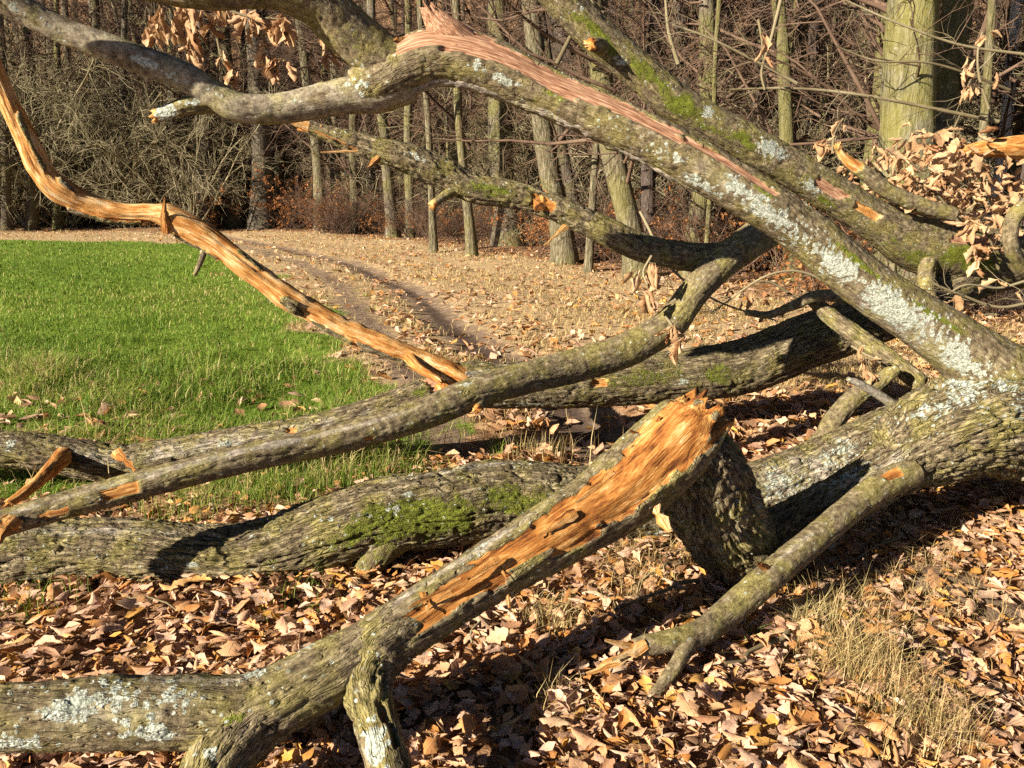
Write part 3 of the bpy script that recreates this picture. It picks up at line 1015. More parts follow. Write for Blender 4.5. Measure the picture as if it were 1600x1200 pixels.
# trees deeper in the wood: alike, shared meshes
DEEP_TRUNK = [trunk_mesh('trunk', M_TRUNK_DARK if i % 2 else M_TRUNK, (0.4 * math.sin(i * 2), 0.3 * math.cos(i), 16), 0.20, 0.07, 50 + i, 18, 9, 0.05, 0.25) for i in range(5)]
n_deep = 0
tries = 0
placed = []
while n_deep < 240 and tries < 9000:
    tries += 1
    y = random.uniform(0, 1) ** 1.5 * 60 + 9
    x = random.uniform(-1, 1) * (0.78 * y + 3)
    if y < edge_y(x) + 1.5 or (x < -10 and y < 36):
        continue
    if any((x - a) ** 2 + (y - b) ** 2 < 3.2 for a, b in placed):
        continue
    placed.append((x, y))
    e = bpy.data.objects.new('wood_tree', None)
    COL.objects.link(e)
    e.location = (x, y, gz(x, y))
    e.rotation_euler = (random.gauss(0, .03), random.gauss(0, .05), random.uniform(0, 6.28))
    s = random.uniform(0.75, 1.25)
    e.scale = (s, s, s)
    tag(e, 'bare brown tree deep in the wood behind the edge trees', 'tree', 'trees deep in the wood')
    obj('trunk', random.choice(DEEP_TRUNK), e)
    obj('crown', random.choice(CROWN_HIGH), e).rotation_euler = (0, 0, random.uniform(0, 6.28))
    n_deep += 1


def shrubs(meshes, spots, label, group, name, smin, smax):
    for x, y in spots:
        o = obj(name, random.choice(meshes), None, (x, y, gz(x, y) - 0.03))
        s = random.uniform(smin, smax)
        o.scale = (s, s, s * random.uniform(0.85, 1.15))
        o.rotation_euler = (0, 0, random.uniform(0, 6.28))
        tag(o, label, 'shrub', group)


sp = []
for i in range(22):
    x = -27 + 15.5 * random.random()
    sp.append((x, edge_y(x) + random.uniform(0.6, 8)))
shrubs(SHRUB_BIG, sp, 'tall tangled leafless shrub along the far end of the field', 'tangled shrubs at the field end', 'tangled_shrub', 0.8, 1.25)
sp = []
for i in range(16):
    x = random.uniform(-7, 12)
    sp.append((x, edge_y(x) + random.uniform(2.5, 14)))
shrubs(SHRUB_BIG, sp, 'tall bare shrub among the trunks of the wood', 'bare shrubs among the trunks', 'bare_shrub', 0.6, 0.95)
sp = []
for i in range(110):
    x = random.uniform(-9, 14)
    sp.append((x, edge_y(x) + random.uniform(-0.2, 10)))
shrubs(SHRUB_SMALL, sp, 'low brown twiggy brush at the edge of the wood', 'brush at the wood edge', 'brush', 0.5, 1.0)
for i in range(110):
    x = random.uniform(-15, 13)
    y = edge_y(x) + random.uniform(0.3, 12)
    if i == 0:
        q = ground_at(440, 366)
        x, y = q[0], 30.5
    tw, lv = random.choice(SAPLING)
    o = obj('beech_sapling', tw, None, (x, y, gz(x, y)))
    s = random.uniform(0.5, 1.15)
    if i == 0:
        s = 1.6
        tag(o, 'orange leaved sapling left of the green tinged pair of trunks', 'sapling')
    else:
        tag(o, 'low sapling still holding rusty brown leaves under the trees', 'sapling', 'rusty leaved saplings under the trees')
    o.scale = (s, s, s)
    o.rotation_euler = (0, 0, random.uniform(0, 6.28))
    obj('foliage', lv, o)

# ------------------------------------------------------------------ the fallen tree
TREE = bpy.data.objects.new('fallen_oak', None)
COL.objects.link(TREE)
TREE_O = np.array([2.6, 3.9, 0.0])
TREE.location = TREE_O
tag(TREE, 'fallen oak with lichen covered limbs lying broken across the track', 'fallen tree')


def catmull(pts, step):
    """resample control rows (x,y,z,r) with a centripetal-free Catmull-Rom"""
    P = np.vstack([2 * pts[0] - pts[1], pts, 2 * pts[-1] - pts[-2]])
    out = []
    for i in range(1, len(P) - 2):
        L = np.linalg.norm(P[i + 1, :3] - P[i, :3])
        n = max(2, int(math.ceil(L / step)))
        t = np.arange(n)[:, None] / n
        a, b, c, d = P[i - 1], P[i], P[i + 1], P[i + 2]
        out.append(0.5 * ((2 * b) + (-a + c) * t + (2 * a - 5 * b + 4 * c - d) * t ** 2 + (-a + 3 * b - 3 * c + d) * t ** 3))
    out.append(P[-2][None])
    return np.vstack(out)


def limb(name, rows, label=None, parent=None, seed=1, furrow=0.006, lump=0.07, grain=0.026, step=0.008, ring_step=0.006,
         patches=(), wood=0.0, pale=0.0, aged=0.0, grey=0.0, moss=0.0, lichen=0.0, ends=('round', 'round'), local=None):
    """one limb. rows: (px, py, metres ahead, width px) along its middle line"""
    ctl = []
    for px, py, Y, w in rows:
        p = at(px, py, Y)
        ctl.append([*p, w * depth_of(p) / FPX / 2])
    S = catmull(np.array(ctl), step)
    c, r0 = S[:, :3], np.maximum(S[:, 3], 0.002)
    K = len(c)
    tg = np.gradient(c, axis=0)
    for _ in range(2):
        tg = np.apply_along_axis(lambda q: np.convolve(np.pad(q, 4, mode='edge'), np.ones(9) / 9, 'valid'), 0, tg)
    tg = norm(tg)
    seg = np.concatenate([[0], np.cumsum(np.linalg.norm(np.diff(c, axis=0), axis=1))])
    view = norm(CAMP - c)
    N = norm(view - (view * tg).sum(-1, keepdims=True) * tg)
    B = np.cross(tg, N)
    if B[:, 2].mean() < 0:
        B = -B
        flip = True
    else:
        flip = False
    rm = r0.max()
    sides = int(np.clip(2 * math.pi * np.median(r0) / ring_step, 10, 170))
    th = np.arange(sides) * 2 * math.pi / sides
    ct, st = np.cos(th), np.sin(th)
    R = np.broadcast_to(r0[:, None], (K, sides))
    lc = np.stack([R * ct + seed * 3.7, R * st + seed * 1.3, np.broadcast_to(seg[:, None], (K, sides))], -1)
    thw = (th + math.pi) % (2 * math.pi) - math.pi
    # growth masks
    mask = np.zeros((K, sides, 4))
    mask[..., 0] = lichen
    mask[..., 1] = moss
    mask[..., 2] = wood
    mask[..., 3] = grey
    ag = np.full((K, sides), float(aged))
    ppx, ppy = project(c)
    wn3 = noise3(lc * np.array([28, 28, 9]), 61 + seed) * 0.35 + noise3(lc * np.array([80, 80, 22]), 62 + seed) * 0.22
    wn1 = noise3(lc * 14, 63 + seed) * 0.3
    for kind, x, y, ln, wd, amt in patches:
        i = int(np.argmin((ppx - x) ** 2 + (ppy - y) ** 2))
        sc = depth_of(c[i]) / FPX
        pb = c[i] + B[i] * r0[i]
        bx, by = project(pb)
        ax = np.array([bx - ppx[i], by - ppy[i]])
        off = ((x - ppx[i]) * ax[0] + (y - ppy[i]) * ax[1]) / max((ax ** 2).sum(), 1e-6)
        t0 = math.asin(max(-0.97, min(0.97, off)))
        ds = (seg - seg[i])[:, None] / (ln * sc / 2)
        dt = ((thw[None] - t0 + math.pi) % (2 * math.pi) - math.pi) * R / (wd * sc / 2)
        if kind in ('wood', 'aged'):
            val = 1.5 - np.maximum(np.abs(ds), np.abs(dt)) ** 1.7 + wn3 * 1.05
            val = np.clip(0.5 + (val - 0.5) * 2.2, 0, 1) * amt
            mask[..., 2] = np.maximum(mask[..., 2], val)
            if kind == 'aged':
                ag = np.maximum(ag, np.clip(val * 2, 0, 1))
        elif kind == 'bark':
            val = 1.4 - np.maximum(np.abs(ds), np.abs(dt)) ** 1.5 + wn3 * 1.3
            mask[..., 2] *= 1 - np.clip(0.5 + (val - 0.5) * 2.2, 0, 1) * amt
        else:
            ch = {'lichen': 0, 'moss': 1, 'grey': 3}[kind]
            val = np.clip(1.25 - np.sqrt(ds ** 2 + dt ** 2) + wn1, 0, 1) * amt
            mask[..., ch] = np.maximum(mask[..., ch], val)
    wm = sstep(0.4, 0.6, mask[..., 2])
    # relief: lumps, furrowed bark plates, fibres on bare wood
    q = lc / (grain * np.array([1, 1, 6.0]))
    q = q + 0.75 * np.stack([noise3(q * 0.6, 71 + seed), noise3(q * 0.6, 72 + seed), noise3(q * 0.6, 73 + seed)], -1)
    n1 = np.abs(noise3(q, 74 + seed))
    n2 = np.abs(noise3(q * np.array([1.9, 1.9, 3.2]) + 7, 75 + seed))
    bark = sstep(0.02, 0.17, n1) * 0.66 + sstep(0.02, 0.16, n2) * 0.32 + 0.20 * noise3(lc * 55, 76 + seed) + 0.14 * noise3(lc * 110, 81 + seed)
    low = noise3(lc * np.array([1, 1, 0.8]) / max(rm * 1.1, 0.02), 77 + seed) * 0.65 + noise3(lc / max(rm * 0.5, 0.012), 78 + seed) * 0.35
    fibre = noise3(lc * np.array([120, 120, 7]), 79 + seed) * 0.55 + noise3(lc * np.array([30, 30, 4]), 80 + seed) * 0.8 + 0.5 * sstep(-0.04, 0.04, noise3(lc * np.array([36, 36, 3.5]), 82 + seed)) - 0.25
    fr = np.minimum(furrow * 2.2, R * 0.22)
    rad = R * (1 + lump * low) + fr * (bark - 0.6) * (1 - wm) + wm * (0.45 * np.maximum(fr, 0.004) * fibre - fr * 1.3)
    v = c[:, None] + N[:, None] * (rad * ct)[..., None] + B[:, None] * (rad * st)[..., None]
    # ends
    capv = []
    for e, kind in ((0, ends[0]), (-1, ends[1])):
        sgn = -1 if e == 0 else 1
        if kind == 'broken':
            m = 14
            rows_i = np.arange(m) if e == 0 else np.arange(K - m, K)
            w = np.linspace(1, 0, m) if e == 0 else np.linspace(0, 1, m)
            jag = (noise3(np.stack([ct * 2.5 + seed, st * 2.5, ct * 0], -1), 91) + 0.7 * noise3(np.stack([ct * 7 + seed, st * 7, ct * 0], -1), 92)) * r0[e] * 0.9
            v[rows_i] += sgn * tg[rows_i][:, None] * (w[:, None] ** 2 * jag[None])[..., None]
            mask[rows_i, :, 2] = np.maximum(mask[rows_i, :, 2], sstep(0.6, 1.0, w + 0.25 * wn3[rows_i].T.mean(0))[:, None])
            capv.append(v[e].mean(0) - sgn * tg[e] * r0[e] * 0.35)
        elif kind == 'round':
            capv.append(c[e] + sgn * tg[e] * r0[e] * 0.5)
        else:
            capv.append(c[e])
    verts = np.concatenate([v.reshape(-1, 3), np.array(capv)])
    idx = np.arange(K * sides).reshape(K, sides)
    quad = np.stack([idx[:-1], np.roll(idx[:-1], -1, 1), np.roll(idx[1:], -1, 1), idx[1:]], -1).reshape(-1, 4)
    a, b = K * sides, K * sides + 1
    tri = np.concatenate([np.stack([np.full(sides, a), np.roll(idx[0], -1), idx[0]], -1), np.stack([np.full(sides, b), idx[-1], np.roll(idx[-1], -1)], -1)])
    if flip:
        quad, tri = quad[:, ::-1], tri[:, ::-1]
    cm = np.array([[0, 0, 1.0 if k == 'broken' else wood, 0] for k in ends])
    am = np.concatenate([mask.reshape(-1, 4), cm])
    al = np.concatenate([lc.reshape(-1, 3), np.array([[seed * 3.7, seed * 1.3, seg[0]], [seed * 3.7, seed * 1.3, seg[-1]]])])
    aa = np.concatenate([ag.ravel(), [aged, aged]])
    o0 = TREE_O if parent is None else TREE_O
    me = make_mesh(name, verts - o0, [quad, tri], M_LIMB, True, {'mask': am, 'lc': al, 'aged': aa, 'pale': np.full(len(aa), pale), 'relief': np.full(len(aa), min(1.0, max(0.22, furrow / 0.007)))})
    o = obj(name, me, parent or TREE)
    if label:
        o['label'] = label
    return o


TRUNK = limb('trunk', [(2050, 700, 3.8, 260), (1800, 690, 3.6, 225), (1660, 662, 3.5, 200), (1560, 652, 3.42, 184), (1490, 670, 3.36, 160), (1430, 695, 3.33, 132), (1390, 715, 3.32, 90)],
             'thick furrowed trunk at the fork, right edge', seed=2, furrow=0.017, grain=0.05, step=0.010, ring_step=0.008, lump=0.12,
             patches=[('lichen', 1500, 605, 140, 100, 0.75), ('lichen', 1540, 650, 160, 90, 0.55), ('lichen', 1440, 650, 120, 60, 0.6), ('moss', 1560, 600, 200, 120, 0.6), ('moss', 1590, 610, 150, 90, 0.75), ('moss', 1540, 680, 80, 40, 0.5), ('wood', 1560, 745, 100, 14, 1)])

L_T = limb('limb', [(1640, 650, 3.5, 170), (1560, 592, 3.43, 118), (1480, 530, 3.4, 88), (1360, 449, 3.36, 76), (1259, 365, 3.32, 70), (1178, 310, 3.27, 70), (1070, 246, 3.25, 74), (960, 192, 3.24, 72), (850, 143, 3.23, 74), (760, 103, 3.21, 82), (690, 90, 3.19, 84), (640, 100, 3.18, 84), (590, 125, 3.17, 82), (556, 140, 3.15, 60)],
           'long diagonal limb crusted with pale lichen', seed=3, furrow=0.0030, lump=0.06,
           patches=[('lichen', 1480, 545, 130, 50, 0.95), ('lichen', 1380, 470, 150, 60, 1.0), ('lichen', 1290, 400, 140, 46, 0.95), ('lichen', 1200, 330, 130, 40, 0.95), ('lichen', 1150, 290, 100, 34, 0.9), ('lichen', 1090, 285, 90, 26, 0.8),
                    ('lichen', 1050, 245, 60, 30, 0.6), ('lichen', 790, 125, 70, 22, 0.85), ('lichen', 745, 100, 26, 22, 0.8), ('lichen', 560, 135, 50, 40, 0.6),
                    ('aged', 690, 50, 180, 50, 1), ('aged', 800, 90, 200, 36, 1), ('aged', 920, 145, 200, 30, 1), ('aged', 1010, 188, 120, 24, 1), ('aged', 1130, 250, 160, 12, 1),
                    ('moss', 1330, 400, 160, 16, 0.75), ('moss', 1440, 480, 180, 18, 0.75), ('moss', 1180, 292, 100, 14, 0.6), ('moss', 870, 150, 80, 24, 0.5), ('grey', 1400, 500, 400, 90, 0.8), ('grey', 1150, 290, 300, 60, 0.6), ('lichen', 1430, 500, 220, 80, 0.55), ('lichen', 1240, 360, 300, 60, 0.5), ('lichen', 1530, 600, 120, 90, 0.5), ('lichen', 1000, 220, 200, 40, 0.35)])
limb('ridge', [(640, 138, 3.15, 20), (700, 122, 3.16, 22), (790, 147, 3.19, 22), (860, 173, 3.2, 24), (950, 214, 3.22, 22), (1050, 268, 3.24, 20), (1140, 320, 3.27, 16), (1220, 370, 3.32, 8)], 'pale raised ridge along the underside of the lichen limb', L_T, seed=31, furrow=0.004, grey=0.8, lump=0.25)
L_P = limb('limb', [(640, 115, 3.18, 70), (590, 88, 3.16, 76), (540, 45, 3.11, 76), (490, 0, 3.05, 74), (420, -22, 2.97, 66), (320, -18, 2.89, 62), (220, -32, 2.84, 58), (80, -46, 2.74, 54), (-80, -62, 2.60, 50), (-260, -80, 2.50, 46)], 'olive green limb rising to the top edge', seed=4, furrow=0.0022,
           patches=[('moss', 540, 50, 170, 70, 0.42), ('lichen', 560, 110, 40, 40, 0.5)])
L_Q = limb('limb', [(640, 128, 3.18, 60), (590, 145, 3.17, 60), (540, 150, 3.15, 54), (450, 168, 3.10, 46), (380, 169, 3.05, 44), (330, 147, 3.03, 46), (290, 121, 3.00, 44), (200, 86, 2.95, 42), (100, 48, 2.90, 40), (30, 12, 2.85, 42), (-80, -45, 2.75, 38)],
           'smooth grey green limb reaching the top left corner', seed=5, furrow=0.0015, lump=0.05, grey=0.6,
           patches=[('lichen', 232, 98, 60, 24, 0.9), ('lichen', 270, 118, 50, 24, 0.8), ('lichen', 75, 35, 20, 18, 0.7), ('lichen', 545, 132, 50, 26, 0.8), ('lichen', 460, 158, 12, 14, 0.7), ('lichen', 20, 12, 40, 20, 0.6)])
limb('stub', [(345, 160, 3.04, 30), (318, 163, 3.02, 28), (290, 166, 3.00, 26), (262, 176, 2.99, 22), (240, 182, 2.98, 18)], 'short broken stub coated with white lichen', L_Q, seed=6, furrow=0.003, ends=('round', 'broken'), patches=[('lichen', 262, 174, 60, 30, 1.0), ('lichen', 300, 160, 50, 12, 0.9)])
limb('stub', [(740, 85, 3.21, 60), (712, 62, 3.19, 62), (690, 42, 3.17, 54), (676, 24, 3.16, 40), (668, 12, 3.15, 28)], 'reddish broken stub on top of the lichen limb', L_T, seed=7, furrow=0.004, wood=1.0, aged=1.0, ends=('round', 'broken'))

L_C = limb('limb', [(1500, 650, 3.85, 110), (1400, 685, 3.82, 100), (1290, 732, 3.72, 92), (1170, 772, 3.58, 92), (1040, 790, 3.46, 100), (900, 785, 3.36, 112), (780, 780, 3.28, 118), (690, 795, 3.2, 116), (600, 805, 3.13, 112), (510, 830, 3.06, 108), (420, 862, 3.02, 104), (330, 874, 3.0, 104), (200, 862, 3.0, 100), (80, 862, 2.98, 98), (-40, 868, 2.95, 98), (-260, 880, 2.9, 92)],
           'heavy mossy log lying along the ground', seed=8, furrow=0.009, grain=0.032, lump=0.10,
           patches=[('moss', 650, 815, 240, 100, 0.85), ('moss', 560, 830, 140, 70, 0.65), ('moss', 790, 785, 220, 90, 0.62), ('moss', 450, 865, 140, 50, 0.45), ('lichen', 600, 800, 60, 26, 0.6), ('lichen', 520, 810, 40, 24, 0.75), ('lichen', 320, 882, 24, 12, 0.9), ('lichen', 1010, 830, 60, 40, 0.75), ('lichen', 630, 775, 20, 14, 0.8),
                    ('lichen', 1200, 760, 120, 60, 0.62), ('lichen', 1290, 720, 140, 60, 0.6), ('lichen', 1390, 665, 120, 40, 0.7), ('grey', 1250, 740, 300, 90, 0.9), ('grey', 150, 830, 400, 30, 0.8), ('grey', 750, 730, 400, 26, 0.8), ('lichen', 405, 838, 16, 10, 0.9)])
limb('knob', [(620, 830, 3.1, 70), (595, 862, 3.02, 48), (575, 885, 2.98, 36), (560, 903, 2.95, 22)], 'mossy broken knob under the log', L_C, seed=9, furrow=0.005, moss=0.45, ends=('round', 'broken'))

L_K = limb('limb', [(1470, 690, 3.32, 105), (1390, 735, 3.24, 84), (1310, 785, 3.14, 76), (1235, 832, 3.02, 86), (1168, 862, 2.89, 104), (1130, 826, 2.8, 128), (1104, 765, 2.72, 134), (1082, 712, 2.66, 126), (1070, 682, 2.63, 104)],
           'dark rough stump of a limb rising to the break', seed=11, furrow=0.016, grain=0.036, lump=0.16, ends=('round', 'broken'),
           patches=[('lichen', 1320, 745, 140, 22, 0.7), ('moss', 1170, 870, 80, 50, 0.6), ('grey', 1330, 760, 300, 30, 0.8)])
L_D = limb('limb', [(1098, 648, 2.64, 84), (1064, 680, 2.6, 120), (985, 757, 2.48, 122), (880, 827, 2.3, 104), (750, 905, 2.12, 92), (640, 975, 1.98, 92), (560, 1025, 1.9, 96), (480, 1068, 1.82, 100), (390, 1108, 1.76, 108), (280, 1112, 1.72, 108), (150, 1116, 1.68, 106), (20, 1122, 1.64, 100), (-160, 1128, 1.6, 96), (-340, 1130, 1.55, 90)],
           'kneed limb with a long strip of torn orange wood, lichen at its near end', seed=12, furrow=0.0042, pale=-0.035, lump=0.08, ends=('broken', 'round'),
           patches=[('wood', 1050, 680, 110, 110, 1), ('wood', 985, 745, 170, 84, 1), ('wood', 890, 815, 170, 66, 1), ('wood', 800, 872, 150, 58, 1), ('wood', 715, 925, 140, 46, 1), ('wood', 655, 968, 90, 36, 1), ('wood', 870, 862, 130, 26, 1), ('bark', 818, 892, 90, 26, 1), ('bark', 720, 958, 80, 14, 1),
                    ('lichen', 125, 1105, 100, 70, 1.0), ('lichen', 40, 1160, 120, 40, 0.8), ('lichen', 250, 1145, 90, 40, 0.9), ('lichen', 395, 1055, 60, 30, 1.0), ('lichen', 380, 1080, 30, 30, 0.7), ('lichen', 480, 1010, 30, 16, 0.9), ('lichen', 270, 1095, 30, 20, 0.7), ('lichen', 740, 862, 60, 12, 0.7), ('lichen', 845, 785, 40, 12, 0.8),
                    ('lichen', 180, 1090, 320, 110, 0.55), ('grey', 150, 1110, 420, 110, 0.6), ('moss', 380, 1125, 90, 50, 0.6), ('moss', 1010, 810, 140, 16, 0.5), ('grey', 700, 890, 600, 22, 0.9), ('grey', 330, 1065, 300, 24, 0.8)])
L_D2 = limb('limb', [(580, 1012, 1.93, 60), (510, 1052, 1.86, 86), (435, 1096, 1.79, 102), (378, 1145, 1.71, 100), (335, 1200, 1.63, 92), (305, 1255, 1.55, 88), (235, 1360, 1.4, 80), (160, 1520, 1.2, 70)], 'limb forking down to the bottom edge', seed=13, furrow=0.006,
            patches=[('lichen', 325, 1185, 40, 30, 0.9), ('moss', 370, 1120, 60, 40, 0.5)])
L_D3 = limb('limb', [(690, 940, 2.06, 60), (640, 972, 1.99, 84), (592, 1012, 1.92, 98), (572, 1058, 1.85, 84), (580, 1105, 1.77, 66), (596, 1160, 1.68, 64), (615, 1230, 1.58, 62), (650, 1350, 1.42, 56), (700, 1500, 1.24, 48)], 'furrowed side limb dropping to the bottom edge', seed=14, furrow=0.006,
            patches=[('lichen', 588, 1175, 90, 46, 0.95), ('wood', 602, 1125, 50, 12, 1), ('wood', 618, 1165, 40, 8, 1), ('moss', 570, 1060, 40, 40, 0.4)])

L_G = limb('limb', [(1425, 738, 3.16, 44), (1385, 756, 3.08, 46), (1335, 790, 2.95, 42), (1270, 845, 2.75, 42), (1200, 903, 2.56, 46), (1140, 955, 2.43, 44), (1095, 988, 2.32, 40), (1050, 1000, 2.26, 34), (1000, 1010, 2.22, 30), (985, 1016, 2.21, 26)],
           'smooth green branch ending in a pale splintered break', seed=15, furrow=0.0018, lump=0.05, moss=0.12, ends=('round', 'broken'),
           patches=[('wood', 1380, 748, 40, 18, 1), ('lichen', 1066, 1005, 16, 14, 0.9), ('grey', 1230, 865, 200, 12, 0.8)])
limb('branch', [(1082, 992, 2.3, 30), (1062, 1030, 2.2, 24), (1040, 1062, 2.14, 20), (1012, 1098, 2.08, 13), (1000, 1112, 2.06, 8)], 'thin prong of the forked green branch', L_G, seed=16, furrow=0.0015, lump=0.06)

L_E = limb('limb', [(1750, 400, 5.9, 66), (1600, 415, 5.6, 66), (1500, 440, 5.3, 68), (1420, 478, 5.15, 76), (1340, 506, 5.05, 80), (1260, 534, 4.98, 84), (1160, 574, 4.9, 84), (1050, 588, 4.8, 78), (920, 600, 4.68, 72), (800, 602, 4.58, 68), (710, 605, 4.5, 70), (640, 632, 4.42, 60), (500, 672, 4.28, 52), (350, 698, 4.2, 52), (250, 716, 4.15, 54), (180, 724, 4.1, 58), (90, 710, 4.06, 58), (0, 702, 4.0, 56), (-200, 705, 3.9, 52)],
           'long rough limb lying farther back at the grass edge', seed=17, furrow=0.008, grain=0.03, step=0.012, ring_step=0.009,
           patches=[('moss', 1000, 592, 260, 50, 0.55), ('moss', 1110, 585, 90, 50, 0.6), ('moss', 650, 615, 60, 30, 0.6), ('lichen', 365, 692, 40, 10, 0.9), ('lichen', 27, 695, 22, 22, 0.85), ('lichen', 820, 630, 120, 14, 0.75), ('lichen', 1050, 598, 30, 16, 0.8), ('aged', 695, 596, 60, 40, 1), ('wood', 925, 598, 24, 12, 1), ('grey', 350, 690, 700, 36, 0.8), ('grey', 740, 585, 160, 20, 0.8), ('wood', 460, 672, 16, 12, 1)])
limb('stub', [(105, 708, 4.04, 34), (75, 738, 3.75, 26), (40, 770, 3.55, 22), (12, 788, 3.45, 18)], 'orange peeled stub on the far limb', L_E, seed=18, furrow=0.003, wood=1.0, ends=('round', 'broken'))
L_H = limb('limb', [(720, 600, 4.48, 60), (690, 580, 4.47, 52), (640, 556, 4.45, 42), (560, 524, 4.42, 42), (500, 494, 4.4, 42), (450, 466, 4.38, 46), (390, 422, 4.36, 44), (330, 376, 4.34, 44), (275, 345, 4.32, 46), (235, 334, 4.3, 36), (190, 332, 4.28, 36), (140, 318, 4.25, 42), (90, 294, 4.2, 48), (62, 260, 4.18, 46), (40, 215, 4.14, 40), (15, 160, 4.1, 36), (-15, 90, 4.05, 34), (-60, -30, 4.0, 32)],
           'debarked orange branch sweeping up to the left edge', seed=19, furrow=0.005, step=0.010, ring_step=0.007, lump=0.15, wood=1.0, pale=0.045,
           patches=[('bark', 455, 474, 30, 18, 1), ('bark', 160, 345, 120, 12, 1), ('bark', 300, 385, 90, 10, 1), ('bark', 50, 225, 90, 9, 1), ('bark', 600, 556, 90, 12, 1), ('bark', 520, 522, 70, 8, 1), ('bark', 390, 405, 50, 8, 0.9), ('bark', 105, 290, 30, 10, 0.9)])
limb('knot', [(432, 460, 4.36, 6), (444, 469, 4.335, 15), (456, 478, 4.325, 18), (467, 487, 4.33, 13), (474, 492, 4.345, 6)], 'dark knot on the debarked branch', L_H, seed=20, furrow=0.012, lump=0.4)
limb('twig', [(318, 385, 4.33, 10), (316, 402, 4.3, 9), (304, 430, 4.28, 6)], 'short dark twig under the debarked branch', L_H, seed=21, furrow=0.001)
limb('stub', [(640, 560, 4.4, 26), (655, 575, 4.33, 22), (690, 596, 4.28, 14)], 'torn splinters where the branch broke', L_H, seed=22, furrow=0.004, wood=1.0, ends=('round', 'broken'))

L_B = limb('limb', [(-140, 862, 2.4, 40), (-60, 838, 2.48, 40), (60, 801, 2.6, 42), (180, 768, 2.71, 43), (255, 748, 2.78, 44), (400, 712, 2.95, 44), (500, 692, 3.08, 44), (640, 655, 3.26, 48), (745, 613, 3.45, 50), (820, 590, 3.6, 50), (900, 571, 3.76, 52), (980, 546, 3.9, 52), (1045, 508, 4.02, 50), (1085, 456, 4.12, 46), (1130, 410, 4.26, 50), (1190, 366, 4.44, 54), (1238, 343, 4.6, 52)],
           'long thin limb crossing the whole view low down', seed=23, furrow=0.0025, lump=0.05, ends=('broken', 'round'),
           patches=[('wood', 190, 768, 50, 18, 1), ('wood', 8, 826, 40, 26, 1), ('wood', 85, 806, 30, 12, 1), ('lichen', 720, 605, 26, 12, 0.9), ('lichen', 570, 690, 26, 8, 0.8), ('lichen', 240, 740, 20, 10, 0.5), ('grey', 400, 700, 900, 16, 0.9), ('wood', 572, 688, 14, 8, 1), ('moss', 900, 580, 240, 30, 0.35), ('grey', 1180, 358, 60, 40, 0.6)])
limb('stub', [(752, 622, 3.43, 22), (748, 634, 3.38, 17), (745, 640, 3.35, 13)], None, L_B, seed=24, furrow=0.002, ends=('round', 'broken'))
L_R = limb('limb', [(1160, 392, 4.3, 44), (1110, 402, 4.3, 42), (1060, 399, 4.3, 42), (1000, 386, 4.28, 42), (930, 354, 4.25, 40), (860, 322, 4.22, 38), (800, 304, 4.2, 40), (740, 294, 4.17, 44), (690, 270, 4.14, 46), (640, 248, 4.1, 44), (570, 228, 4.06, 34), (510, 208, 4.03, 24), (470, 196, 4.0, 16)],
           'rough mossy branch hanging below the lichen limb', seed=25, furrow=0.005, grain=0.02, moss=0.25, ends=('round', 'broken'),
           patches=[('wood', 845, 318, 36, 24, 1), ('lichen', 650, 245, 40, 14, 0.7), ('moss', 760, 295, 120, 30, 0.6), ('lichen', 780, 290, 14, 8, 0.6)])
limb('stub', [(715, 296, 4.14, 18), (695, 306, 4.08, 14), (674, 322, 4.02, 12)], 'sawn-off looking side stub', L_R, seed=26, furrow=0.0015, ends=('round', 'broken'))

L_S = limb('limb', [(1760, 415, 5.5, 100), (1640, 405, 5.4, 96), (1540, 398, 5.3, 92), (1440, 384, 5.2, 84), (1360, 340, 5.08, 60), (1260, 278, 4.98, 56), (1178, 230, 4.9, 55), (1060, 163, 4.8, 55), (1000, 112, 4.75, 55), (940, 62, 4.7, 55), (900, 22, 4.66, 55), (850, -30, 4.6, 53)],
           'mossy limb behind the lichen limb, upper right', seed=27, furrow=0.004, step=0.012, ring_step=0.009,
           patches=[('lichen', 1195, 228, 60, 40, 1.0), ('lichen', 1100, 170, 36, 26, 0.9), ('lichen', 968, 95, 26, 24, 0.9), ('lichen', 1255, 285, 50, 24, 0.8), ('lichen', 905, 10, 26, 20, 0.8), ('moss', 1060, 160, 90, 50, 0.95), ('moss', 1150, 210, 80, 30, 0.8), ('moss', 930, 50, 120, 30, 0.85), ('moss', 1000, 105, 180, 44, 0.62), ('moss', 1110, 200, 160, 36, 0.6), ('moss', 1420, 395, 200, 60, 0.6), ('moss', 1480, 400, 180, 60, 0.75), ('moss', 1280, 310, 60, 20, 0.7), ('aged', 1285, 288, 60, 16, 1), ('wood', 1340, 322, 50, 12, 1), ('aged', 1490, 370, 80, 12, 1)])
limb('stub', [(945, 75, 4.68, 30), (930, 70, 4.55, 22), (922, 69, 4.5, 18)], 'pale cut stub on the mossy limb', L_S, seed=28, furrow=0.001, ends=('round', 'broken'))
limb('branch', [(1490, 335, 5.0, 22), (1440, 322, 4.98, 24), (1390, 300, 4.95, 24), (1350, 270, 4.92, 22), (1318, 246, 4.9, 16), (1308, 225, 4.88, 10)], 'short broken branch with a pale torn end', seed=29, furrow=0.002, patches=[('wood', 1325, 248, 50, 22, 1)], ends=('round', 'broken'))
limb('branch', [(1400, 575, 4.12, 20), (1372, 598, 4.1, 26), (1335, 622, 4.04, 30), (1305, 655, 3.95, 32), (1285, 690, 3.86, 34), (1255, 720, 3.76, 42), (1215, 750, 3.7, 46)], 'curved green branch rising from the log', seed=30, furrow=0.002, moss=0.2)
